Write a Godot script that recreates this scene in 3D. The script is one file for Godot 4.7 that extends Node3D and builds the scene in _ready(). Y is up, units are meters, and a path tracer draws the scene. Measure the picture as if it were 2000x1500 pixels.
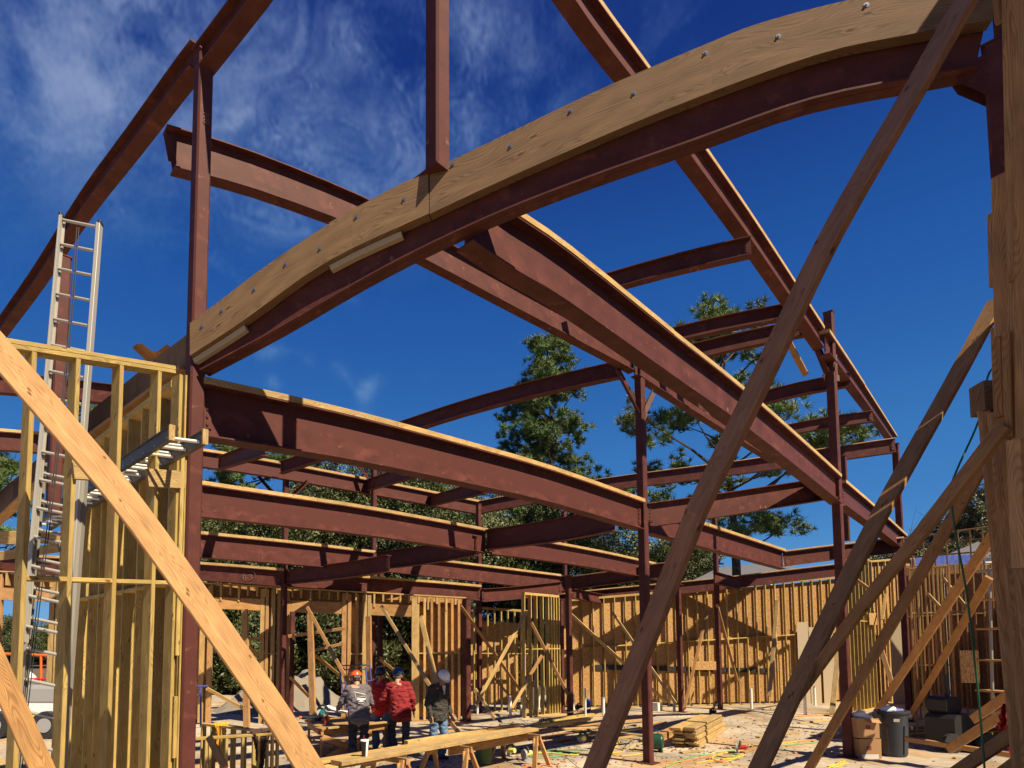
extends Node3D
# A steel frame and stud walls under construction, seen from inside the building.
# Pixel sizes below are those of the 2000 x 1500 photograph; they are only used to survey where things stand.
const F := 1225.0
const CX := 850.0
const EYE := 2.2
const PITCH := 0.0698132
var CY := 1262.0 - F * tan(PITCH)
var M := {}
var used := {}
var rng := RandomNumberGenerator.new()
var V := PackedVector3Array()
var N := PackedVector3Array()
var T := PackedVector2Array()
var off := Vector2.ZERO

# ---------------------------------------------------------------- surveying
func ray(px, py):
	var a = (px - CX) / F
	var b = -(py - CY) / F
	return Vector3(a, b * cos(PITCH) + sin(PITCH), -(cos(PITCH) - b * sin(PITCH)))
func dep(px, py, d):
	var r = ray(px, py)
	return Vector3(0, EYE, 0) + r * (d / -r.z)
func lev(px, py, h):
	var r = ray(px, py)
	return Vector3(0, EYE, 0) + r * ((h - EYE) / r.y)
func pl(px, py, A, B):
	var r = ray(px, py)
	var n = Vector2(-(B.y - A.y), B.x - A.x)
	var t = n.dot(A) / n.dot(Vector2(r.x, r.z))
	return Vector3(0, EYE, 0) + r * t
func hy(P, py):
	var b = -(py - CY) / F
	return EYE + (-P.y) * (b * cos(PITCH) + sin(PITCH)) / (cos(PITCH) - b * sin(PITCH))
func xz(p): return Vector2(p.x, p.z)
func v3(P, h): return Vector3(P.x, h, P.y)

# ---------------------------------------------------------------- mesh helpers
func begin():
	V = PackedVector3Array(); N = PackedVector3Array(); T = PackedVector2Array()
	off = Vector2(rng.randf(), rng.randf())
func tri(a, b, c, n, ua, ub, uc):
	if (b - a).cross(c - a).dot(n) > 0:
		V.append(a); V.append(c); V.append(b); T.append(ua); T.append(uc); T.append(ub)
	else:
		V.append(a); V.append(b); V.append(c); T.append(ua); T.append(ub); T.append(uc)
	for k in 3: N.append(n)
func quad(a, b, c, d, n, ua, ub, uc, ud):
	tri(a, b, c, n, ua, ub, uc); tri(a, c, d, n, ua, uc, ud)
func flat(a, b, c, d):
	var n = (c - a).cross(d - b).normalized()
	quad(a, b, c, d, n, Vector2.ZERO, Vector2(a.distance_to(b), 0), Vector2(a.distance_to(b), b.distance_to(c)), Vector2(0, b.distance_to(c)))
func mesh_of():
	var m = ArrayMesh.new()
	var arr = []
	arr.resize(Mesh.ARRAY_MAX)
	arr[Mesh.ARRAY_VERTEX] = V; arr[Mesh.ARRAY_NORMAL] = N; arr[Mesh.ARRAY_TEX_UV] = T
	m.add_surface_from_arrays(Mesh.PRIMITIVE_TRIANGLES, arr)
	return m
func numbered(called):
	var n = used.get(called, 0)
	used[called] = n + 1
	return called if n == 0 else "%s_%03d" % [called, n]
func put(called, m, mat, parent, o = Vector3.ZERO):
	var i = MeshInstance3D.new()
	i.mesh = m
	i.material_override = mat
	if parent == self:
		i.name = numbered(called)
		add_child(i)
		i.position = o
	else:
		i.name = called
		parent.add_child(i, true)
		i.position = o
	return i
# commits world-space vertices as one part of a thing, or as a thing of its own
func done(called, mat, parent = self):
	var o = Vector3.ZERO
	if parent == self:
		var lo = V[0]
		var hi = V[0]
		for p in V:
			lo = lo.min(p); hi = hi.max(p)
		o = Vector3((lo.x + hi.x) / 2, lo.y, (lo.z + hi.z) / 2)
	else:
		o = base_of(parent)
	for k in V.size(): V[k] -= o
	return put(called, mesh_of(), mat, parent, o if parent == self else Vector3.ZERO)
func base_of(n):
	var o = Vector3.ZERO
	while n != self:
		o += n.position
		n = n.get_parent()
	return o
func tag(o, label, category = "", group = "", kind = ""):
	if label: o.set_meta("label", label)
	if category: o.set_meta("category", category)
	if group: o.set_meta("group", group)
	if kind: o.set_meta("kind", kind)
	elif category: o.set_meta("kind", "thing")
	return o
func thing(called, label, category, at = Vector3.ZERO, group = ""):
	var o = Node3D.new()
	o.name = numbered(called)
	add_child(o)
	o.position = at
	return tag(o, label, category, group, "thing")
# sweeps a closed profile (a across, b along "up") along a path; flat faces, metres as UV
func sweep(prof, path, up, caps = true, smooth = false):
	var rings = []
	var ax = []
	for i in path.size():
		var t = (path[min(i + 1, path.size() - 1)] - path[max(i - 1, 0)]).normalized()
		var s = t.cross(up).normalized()
		var u = s.cross(t).normalized()
		ax.append([s, u, t])
		var r = []
		for q in prof: r.append(path[i] + s * q.x + u * q.y)
		rings.append(r)
	var n = prof.size()
	var len = 0.0
	var mid = Vector2.ZERO
	for q in prof: mid += q / n
	for i in path.size() - 1:
		var l2 = len + path[i].distance_to(path[i + 1])
		var per = 0.0
		for k in n:
			var k2 = (k + 1) % n
			var p2 = per + prof[k].distance_to(prof[k2])
			var a = rings[i][k]
			var b = rings[i][k2]
			var c = rings[i + 1][k2]
			var d = rings[i + 1][k]
			var e = prof[k2] - prof[k]
			var o2 = Vector2(e.y, -e.x).normalized()
			if o2.dot((prof[k] + prof[k2]) / 2 - mid) < 0: o2 = -o2
			var nn = (ax[i][0] * o2.x + ax[i][1] * o2.y).normalized()
			var ua = Vector2(per, len) + off
			var ub = Vector2(p2, len) + off
			var uc = Vector2(p2, l2) + off
			var ud = Vector2(per, l2) + off
			if smooth:
				var v0 = V.size()
				quad(a, b, c, d, nn, ua, ub, uc, ud)
				for w in range(v0, V.size()):
					var near = path[i] if V[w].distance_to(path[i]) < V[w].distance_to(path[i + 1]) else path[i + 1]
					var rad = V[w] - near
					N[w] = (rad - ax[i][2] * rad.dot(ax[i][2])).normalized()
			else:
				quad(a, b, c, d, nn, ua, ub, uc, ud)
			per = p2
		len = l2
	if caps:
		for e in [0, path.size() - 1]:
			var nn = ax[e][2] * (-1.0 if e == 0 else 1.0)
			for k in range(1, n - 1):
				tri(rings[e][0], rings[e][k], rings[e][k + 1], nn, prof[0] + off, prof[k] + off, prof[k + 1] + off)
func rect(w, h, c = 0.0, cx = 0.0, cy = 0.0):
	var x = w / 2
	var y = h / 2
	var r = []
	if c <= 0: r = [Vector2(-x, -y), Vector2(x, -y), Vector2(x, y), Vector2(-x, y)]
	else: r = [Vector2(-x + c, -y), Vector2(x - c, -y), Vector2(x, -y + c), Vector2(x, y - c), Vector2(x - c, y), Vector2(-x + c, y), Vector2(-x, y - c), Vector2(-x, -y + c)]
	for k in r.size(): r[k] += Vector2(cx, cy)
	return r
func ring(r, n = 12):
	var a = []
	for k in n: a.append(Vector2(cos(TAU * k / n), sin(TAU * k / n)) * r)
	return a
func box(c, sx, sy, sz, yaw = 0.0, ch = 0.003):
	var d = Vector3(sin(yaw), 0, cos(yaw))
	sweep(rect(sx, sy, ch), [c - d * sz / 2, c + d * sz / 2], Vector3.UP)
func stick(called, A, B, w, h, up, mat, parent, ch = 0.004):
	begin()
	sweep(rect(w, h, ch), [A, B], up)
	return done(called, mat, parent)
func tube(called, path, r, mat, parent = self, n = 10):
	begin()
	var up = Vector3.UP
	if abs((path[-1] - path[0]).normalized().y) > 0.9: up = Vector3(0.3, 0, 1).normalized()
	sweep(ring(r, n), path, up, true, true)
	return done(called, mat, parent)
func lathe(prof, c, n = 20, axis = Vector3.UP, sx = Vector3.RIGHT):
	var sz = axis.cross(sx).normalized()
	var x2 = sz.cross(axis).normalized()
	for i in prof.size() - 1:
		for k in n:
			var a0 = TAU * k / n
			var a1 = TAU * (k + 1) / n
			var e0 = x2 * cos(a0) + sz * sin(a0)
			var e1 = x2 * cos(a1) + sz * sin(a1)
			var d = prof[i + 1] - prof[i]
			var nr = Vector2(d.y, -d.x).normalized()
			var v0 = V.size()
			var nn = (e0 + e1).normalized() * nr.x + axis * nr.y
			quad(c + e0 * prof[i].x + axis * prof[i].y, c + e1 * prof[i].x + axis * prof[i].y, c + e1 * prof[i + 1].x + axis * prof[i + 1].y, c + e0 * prof[i + 1].x + axis * prof[i + 1].y, nn,
				Vector2(float(k) / n, prof[i].y), Vector2(float(k + 1) / n, prof[i].y), Vector2(float(k + 1) / n, prof[i + 1].y), Vector2(float(k) / n, prof[i + 1].y))
			for w in range(v0, V.size()):
				var q = V[w] - c
				q -= axis * q.dot(axis)
				if q.length() > 0.0001: N[w] = (q.normalized() * nr.x + axis * nr.y).normalized()
func smooth_path(pts, steps = 6):
	var out = []
	for i in pts.size() - 1:
		var a = pts[max(i - 1, 0)]
		var d = pts[min(i + 2, pts.size() - 1)]
		for k in steps: out.append(pts[i].cubic_interpolate(pts[i + 1], a, d, float(k) / steps))
	out.append(pts[-1])
	return out
# ---------------------------------------------------------------- textures and materials
func img(w, h, f):
	var d = PackedByteArray()
	d.resize(w * h * 3)
	var k = 0
	for y in h:
		for x in w:
			var c = f.call(x, y)
			d[k] = clampi(int(c.x * 255), 0, 255); d[k + 1] = clampi(int(c.y * 255), 0, 255); d[k + 2] = clampi(int(c.z * 255), 0, 255)
			k += 3
	var i = Image.create_from_data(w, h, false, Image.FORMAT_RGB8, d)
	i.generate_mipmaps()
	return ImageTexture.create_from_image(i)
func noise(s, f, oct = 3):
	var n = FastNoiseLite.new()
	n.seed = s; n.frequency = f; n.fractal_octaves = oct
	n.noise_type = FastNoiseLite.TYPE_SIMPLEX_SMOOTH
	return n
# grain along v; rings wander, a few knots
func wood_tex(s, strength, knots):
	var w = 160
	var h = 640
	var n1 = noise(s, 0.012, 2)
	var n2 = noise(s + 5, 0.09, 2)
	var n3 = noise(s + 9, 0.02, 3)
	var ks = []
	var r2 = RandomNumberGenerator.new()
	r2.seed = s
	for k in knots: ks.append(Vector3(r2.randf() * w, r2.randf() * h, r2.randf_range(2.5, 5.5)))
	return img(w, h, func(x, y):
		var e = minf(1.0, minf(x, w - x) / 14.0) * minf(1.0, minf(y, h - y) / 30.0)
		var bend = n1.get_noise_2d(x * 1.0, y * 0.22) * 34.0 * e
		var kn = 0.0
		for q in ks:
			var dx = x - q.x
			var dy = (y - q.y) * 0.6
			var rr = sqrt(dx * dx + dy * dy)
			if rr < q.z * 6:
				bend += q.z * 2.2 * exp(-rr / (q.z * 1.6)) * signf(dx)
				if rr < q.z: kn = maxf(kn, 1.0 - rr / q.z * 0.6)
		var g = 0.5 + 0.5 * sin((x + bend) * 1.3)
		g = pow(g, 2.2)
		var fine = n2.get_noise_2d(x * 3.0, y * 0.12)
		var big = n3.get_noise_2d(x * 0.8, y * 0.3)
		var v = 0.90 - strength * g + fine * 0.10 + big * 0.10
		var c = Vector3(v, v * (0.985 - 0.06 * g), v * (0.97 - 0.14 * g))
		if kn > 0: c = c.lerp(Vector3(0.42, 0.28, 0.18), kn * 0.85)
		return c)
func mat(lin, rough = 0.75, tex = null, scale = Vector3.ONE, world = false):
	var m = StandardMaterial3D.new()
	m.albedo_color = Color(lin.x, lin.y, lin.z).linear_to_srgb()
	m.roughness = rough
	if tex:
		m.albedo_texture = tex
		m.uv1_scale = scale
		if world:
			m.uv1_triplanar = true
			m.uv1_world_triplanar = true
	return m
func make_materials():
	var wa = wood_tex(3, 0.10, 5)
	var wb = wood_tex(14, 0.15, 3)
	var wc = wood_tex(27, 0.08, 8)
	var ws = Vector3(2.6, 0.55, 1)
	# each species in several boards' worth of tone
	var species = {"pine": Vector3(0.60, 0.43, 0.19), "treated": Vector3(0.58, 0.44, 0.15), "fir": Vector3(0.57, 0.33, 0.135)}
	var tr = RandomNumberGenerator.new()
	tr.seed = 4
	for sp in species:
		M[sp] = []
		for k in 6:
			var tone = [1.0, 0.88, 1.12, 0.80, 1.04, 0.94][k]
			var hue = tr.randf_range(-0.05, 0.05)
			var c = species[sp] * tone
			M[sp].append(mat(Vector3(c.x * (1 + hue * 0.4), c.y * (1 - hue * 0.4), c.z * (1 - hue * 2.0)), 0.8, [wa, wb, wc][k % 3], ws))
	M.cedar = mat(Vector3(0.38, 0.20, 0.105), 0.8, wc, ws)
	M.timber = [mat(Vector3(0.27, 0.172, 0.092), 0.85, wb, Vector3(2.2, 0.4, 1)), mat(Vector3(0.245, 0.155, 0.084), 0.85, wb, Vector3(2.2, 0.4, 1))]
	var n1 = noise(41, 0.02, 4)
	var n2 = noise(43, 0.16, 2)
	var n9 = noise(47, 0.05, 3)
	# primer coat with rubbed and scraped places where it is thin, chalk dust and dried splashes
	var steel = img(512, 512, func(x, y):
		var e = minf(1.0, minf(minf(x, 511 - x), minf(y, 511 - y)) / 40.0)
		var v = 1.0 + e * n1.get_noise_2d(x * 0.7, y * 0.7) * 0.22 + n2.get_noise_2d(x, y) * 0.06
		var c = Vector3(0.50, 0.350, 0.335) * v
		var s = e * (n1.get_noise_2d(x * 0.9 + 700, y * 0.9) - 0.30)
		if s > 0: c = c.lerp(Vector3(0.66, 0.47, 0.43), clampf(s * 3.0, 0, 0.8))
		var d = e * (n9.get_noise_2d(x + 300, y * 0.45) * 0.6 + n1.get_noise_2d(x + 50, y + 900) * 0.6 - 0.50)
		if d > 0: c = c.lerp(Vector3(0.95, 0.80, 0.70), clampf(d * 4.0, 0, 0.7))
		return c)
	M.steel = mat(Vector3(0.42, 0.285, 0.27), 0.6, steel, Vector3.ONE * 0.42, true)
	M.steel.metallic_specular = 0.3
	M.bolt = mat(Vector3(0.38, 0.38, 0.39), 0.4)
	M.bolt.metallic = 0.9
	var n3 = noise(61, 0.006, 4)
	var n4 = noise(63, 0.06, 3)
	M.concrete = mat(Vector3(0.60, 0.50, 0.38), 0.9, img(512, 512, func(x, y):
		var e = minf(1.0, minf(minf(x, 511 - x), minf(y, 511 - y)) / 40.0)
		var v = 0.80 + e * n3.get_noise_2d(x, y) * 0.26 + n4.get_noise_2d(x, y) * 0.10
		var s = clampf((e * n3.get_noise_2d(x + 900, y) - 0.08) * 3.0, 0, 0.6)
		return Vector3(v, v, v).lerp(Vector3(v * 1.02, v * 0.86, v * 0.66), s)), Vector3.ONE * 0.11, true)
	M.dirt = mat(Vector3(0.20, 0.15, 0.09), 0.95, img(256, 256, func(x, y):
		var e = minf(1.0, minf(minf(x, 255 - x), minf(y, 255 - y)) / 30.0)
		var v = 0.72 + e * n3.get_noise_2d(x * 3, y * 3) * 0.35 + n4.get_noise_2d(x * 2, y * 2) * 0.16
		return Vector3(v, v, v * 0.95)), Vector3.ONE * 0.09, true)
	var n5 = noise(71, 0.05, 2)
	var n6 = noise(73, 0.22, 2)
	var osb = img(256, 256, func(x, y):
		var a = n5.get_noise_2d(x * 2.2, y * 0.7)
		var v = 0.80 + a * 0.22 + n6.get_noise_2d(x, y * 0.5) * 0.16
		return Vector3(v, v * (0.95 + 0.06 * a), v * 0.88))
	M.pale = mat(Vector3(0.44, 0.36, 0.25), 0.9)
	M.osb = [mat(Vector3(0.62, 0.38, 0.16), 0.85, osb, Vector3.ONE * 0.9), mat(Vector3(0.55, 0.33, 0.135), 0.85, osb, Vector3.ONE * 0.8), mat(Vector3(0.66, 0.42, 0.19), 0.85, osb, Vector3.ONE * 1.0)]
	M.alu = mat(Vector3(0.40, 0.385, 0.35), 0.45)
	M.alu.metallic = 0.25
	M.aludull = mat(Vector3(0.24, 0.225, 0.20), 0.5)
	M.fibre = mat(Vector3(0.07, 0.065, 0.06), 0.45)
	M.pvc = mat(Vector3(0.78, 0.78, 0.76), 0.4)
	M.black = mat(Vector3(0.015, 0.015, 0.017), 0.55)
	M.rubber = mat(Vector3(0.02, 0.02, 0.022), 0.8)
	M.chalk = mat(Vector3(0.20, 0.105, 0.088), 0.95)
	M.white = mat(Vector3(0.8, 0.8, 0.8), 0.6)
	M.offwhite = mat(Vector3(0.62, 0.60, 0.55), 0.8)
	M.orange = mat(Vector3(0.80, 0.13, 0.02), 0.45)
	M.yellow = mat(Vector3(0.75, 0.62, 0.16), 0.5)
	M.blue = mat(Vector3(0.02, 0.08, 0.28), 0.3)
	M.bluepipe = mat(Vector3(0.07, 0.09, 0.32), 0.4)
	M.redpaint = mat(Vector3(0.42, 0.015, 0.015), 0.5)
	M.green = mat(Vector3(0.012, 0.055, 0.035), 0.35)
	M.grey = mat(Vector3(0.30, 0.30, 0.31), 0.6)
	M.card = mat(Vector3(0.36, 0.20, 0.09), 0.9)
	M.tarp = mat(Vector3(0.012, 0.035, 0.20), 0.7)
	M.roof = mat(Vector3(0.13, 0.13, 0.145), 0.5)
	M.bark = mat(Vector3(0.17, 0.12, 0.085), 0.95, wood_bark(), Vector3(1.2, 0.5, 1))
func wood_bark():
	var n = noise(91, 0.07, 3)
	return img(128, 256, func(x, y):
		var v = 0.70 + n.get_noise_2d(x * 1.5, y * 0.35) * 0.5
		return Vector3(v, v * 0.97, v * 0.94))
func pick(a): return a[rng.randi() % a.size()]
# ---------------------------------------------------------------- camera, sky, sun
func make_camera_and_light():
	var c = Camera3D.new()
	c.name = "camera"
	c.near = 0.1
	c.far = 600.0
	c.projection = Camera3D.PROJECTION_FRUSTUM
	c.keep_aspect = Camera3D.KEEP_HEIGHT
	c.size = 1500.0 / F * c.near
	c.frustum_offset = Vector2((1000.0 - CX) / F, (CY - 750.0) / F) * c.near
	add_child(c)
	c.position = Vector3(0, EYE, 0)
	c.rotation = Vector3(PITCH, 0, 0)
	c.current = true
	var e = Environment.new()
	e.background_mode = Environment.BG_SKY
	var sk = Sky.new()
	var pm = PanoramaSkyMaterial.new()
	pm.panorama = sky_picture()
	sk.sky_material = pm
	e.sky = sk
	e.background_energy_multiplier = 0.56
	e.tonemap_mode = Environment.TONE_MAPPER_LINEAR
	e.tonemap_exposure = 1.8
	e.sdfgi_enabled = true
	e.ssao_enabled = true
	e.ssil_enabled = true
	var w = WorldEnvironment.new()
	w.name = "world_environment"
	w.environment = e
	add_child(w)
	var s = DirectionalLight3D.new()
	s.name = "sun"
	s.light_energy = 1.6
	s.light_color = Color(1.0, 0.93, 0.80)
	s.light_angular_distance = 0.5
	s.shadow_enabled = true
	add_child(s)
	s.look_at_from_position(Vector3(0.75, 1.14, 0.66), Vector3.ZERO)
# deep autumn blue with thin torn cirrus, all round
func sky_picture():
	var w = 2048
	var h = 1024
	var n1 = noise(7, 1.9, 4)
	n1.fractal_gain = 0.42
	n1.domain_warp_enabled = true
	n1.domain_warp_amplitude = 0.4
	n1.domain_warp_frequency = 1.7
	var n2 = noise(8, 1.1, 3)
	var n3 = noise(11, 9.0, 4)
	n3.domain_warp_enabled = true
	n3.domain_warp_amplitude = 0.12
	n3.domain_warp_frequency = 5.0
	# the patches of cirrus in view: direction (by survey pixel), spread, strength
	var pat = []
	for q in [[300, 110, 0.20, 0.75], [470, 190, 0.16, 1.0], [660, 150, 0.17, 1.1], [760, 180, 0.10, 0.9], [120, 170, 0.16, 0.5], [960, 110, 0.13, 0.95], [1080, 90, 0.08, 0.7], [700, 30, 0.16, 0.6], [1340, 60, 0.05, 0.9], [1300, 30, 0.06, 0.5], [300, 40, 0.2, 0.5], [120, 80, 0.10, 0.25]]:
		pat.append([ray(float(q[0]), float(q[1])).normalized(), q[2], q[3]])
	# thin curled wisps lower down: spread along a line
	for wsp in [[[650, 716], [678, 738], [700, 768], [716, 776], [722, 752], [742, 730]], [[700, 770], [740, 748], [800, 738], [870, 728]], [[505, 690], [545, 684], [590, 690], [612, 718]], [[540, 432], [575, 440], [612, 452]], [[680, 580], [705, 600]], [[700, 800], [735, 812]], [[530, 745], [552, 756]]]:
		for i in wsp.size() - 1:
			for k in 5:
				var f = k / 5.0
				pat.append([ray(lerpf(wsp[i][0], wsp[i + 1][0], f), lerpf(wsp[i][1], wsp[i + 1][1], f)).normalized(), 0.010 + 0.008 * sin(i * 2.0 + k), 0.22])
	var d = PackedByteArray()
	d.resize(w * h * 3)
	var k = 0
	var low = Color(0.30, 0.26, 0.20)
	for y in h:
		var el = PI / 2 - (y + 0.5) / h * PI
		var s = sin(el)
		var base = Vector3.ZERO
		if s >= 0:
			var t = clampf(s / 0.75, 0, 1)
			base = Vector3(0.48, 0.68, 0.86).lerp(Vector3(0.265, 0.51, 0.765), smoothstep(0.0, 0.28, t)).lerp(Vector3(0.14, 0.345, 0.635), smoothstep(0.18, 0.70, t)).lerp(Vector3(0.085, 0.195, 0.475), smoothstep(0.6, 1.0, t))
		for x in w:
			var c = base
			if s < 0:
				c = Vector3(low.r, low.g, low.b)
			else:
				var az = (float(x) + 0.5) / w * TAU
				var v = Vector3(sin(az) * cos(el), s, -cos(az) * cos(el))
				var m = 0.0
				for q in pat:
					var dd = (v - q[0]).length_squared() / (q[1] * q[1])
					if dd < 6.0: m = 1.0 - (1.0 - m) * (1.0 - minf(q[2], 0.98) * exp(-dd * 1.3) * 0.85)
				if v.z > -0.25 or s > 0.8:
					m = maxf(m, clampf(n2.get_noise_3dv(v * 1.3) * 1.6, 0, 0.9) * smoothstep(0.25, 0.55, s) * smoothstep(-0.3, 0.1, maxf(v.z, s - 0.9)))
				if m > 0.02:
					var wx = n2.get_noise_3dv(v * 2.6) * 0.20
					var pr = Vector2(v.x * 0.94 + (v.y + wx) * 0.34, (v.y + wx) * 0.94 - v.x * 0.34)
					var f = 0.5 + n1.get_noise_3dv(v * 1.1) * 0.75 + n1.get_noise_3d(pr.x * 1.5, pr.y * 4.5, v.z * 1.5) * 0.38
					var a = smoothstep(0.05, 1.25, m * 0.66 + (f - 0.5) * (0.30 + 0.95 * m)) * 0.80
					c = c.lerp(Vector3(0.64, 0.69, 0.81), clampf(a, 0, 0.85))
			d[k] = clampi(int(c.x * 255), 0, 255); d[k + 1] = clampi(int(c.y * 255), 0, 255); d[k + 2] = clampi(int(c.z * 255), 0, 255)
			k += 3
	return ImageTexture.create_from_image(Image.create_from_data(w, h, false, Image.FORMAT_RGB8, d))

# ---------------------------------------------------------------- the steel frame
var C390 = Vector2(-2.40, -6.10)
var C850 = Vector2(0.02, -5.37)
var CR = Vector2(4.02, -4.2)
var C1240 = Vector2(4.02, -12.0)
var C1640 = Vector2(8.25, -12.7)
func grid_up(): return Vector3(0.7071, 0, 0.7071)
# square tube column, faces turned with the frame's grid
func column(label, P, y0, y1, side = 0.152, extras = true):
	var t = thing("steel_column", label, "column", v3(P, y0), "steel tube columns")
	begin()
	sweep(rect(side, side, side * 0.12), [v3(P, y0 + (0.02 if extras else 0.0)), v3(P, y1)], grid_up())
	done("tube", M.steel, t)
	if extras:
		begin()
		sweep(rect(side * 2, side * 2, 0.004), [v3(P, y0), v3(P, y0 + 0.02)], grid_up())
		done("base_plate", M.steel, t)
	begin()
	sweep(rect(side * 1.12, side * 1.12, 0.004), [v3(P, y1), v3(P, y1 + 0.014)], grid_up())
	done("cap_plate", M.steel, t)
	return t
# rolled beam hung from a surveyed line of its top edge
func beam(label, A, B, tops, hgt = 0.53, bf = 0.2, nail = 0.07, opts = {}):
	var path = []
	for q in tops: path.append(pl(q[0], q[1], A, B))
	if path.size() > 2: path = smooth_path(path, 3)
	var t = thing("steel_beam", label, "steel beam", path[0] - Vector3(0, hgt + nail, 0), opts.get("group", "steel beams of the frame"))
	var tf = 0.018
	begin()
	sweep(rect(bf, tf, 0.002, 0, -nail - tf / 2), path, Vector3.UP)
	done("top_flange", M.steel, t)
	begin()
	sweep(rect(bf, tf, 0.002, 0, -nail - hgt + tf / 2), path, Vector3.UP)
	done("bottom_flange", M.steel, t)
	begin()
	sweep(rect(0.012, hgt - 2 * tf, 0.0, 0, -nail - hgt / 2), path, Vector3.UP)
	done("web", M.steel, t)
	if nail > 0:
		# boards bolted on top, butted end to end
		var n = path.size() - 1
		var cut = n / 2
		var ends = [[0, n]] if n < 2 else [[0, cut], [cut, n]]
		for e in ends:
			var pp = path.slice(e[0], e[1] + 1)
			var a = (pp[1] - pp[0]).normalized()
			if e[0] > 0: pp[0] += a * 0.006
			begin()
			sweep(rect(bf * 1.04, nail, 0.004, rng.randf_range(-0.006, 0.006), -nail / 2), pp, Vector3.UP)
			done("nailer_board", pick(M.pine), t)
	if opts.get("clips", true):
		# end clip angles and their bolts
		for e in [0, path.size() - 1]:
			var dir = (path[1] - path[0]).normalized() if e == 0 else (path[-2] - path[-1]).normalized()
			var side = dir.cross(Vector3.UP).normalized()
			if side.z < 0: side = -side
			var c = path[e] + dir * 0.06 + side * 0.014 - Vector3(0, nail + hgt / 2, 0)
			begin()
			sweep(rect(0.012, hgt * 0.6, 0.001), [c - dir * 0.045, c + dir * 0.045], Vector3.UP)
			for k in 4:
				var b = c + Vector3(0, hgt * (-0.22 + 0.147 * k), 0) + dir * 0.01
				sweep(ring(0.014, 6), [b, b + side * 0.018], Vector3.UP)
			done("clip_angle", M.steel, t)
	return t
func strut(label, A, B, w = 0.09):
	var t = thing("knee_brace", label, "knee brace", B, "steel knee braces")
	var up = Vector3(0, 0, 1)
	begin()
	sweep(rect(w, 0.008, 0.0), [A, B], up)
	done("back_leg", M.steel, t)
	begin()
	sweep(rect(0.008, w, 0.0, w / 2, w / 2 + 0.004), [A, B], up)
	done("side_leg", M.steel, t)
	begin()
	sweep(rect(w * 1.5, 0.012, 0.0), [B, B + (B - A).normalized() * 0.14], up)
	done("gusset", M.steel, t)

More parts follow.
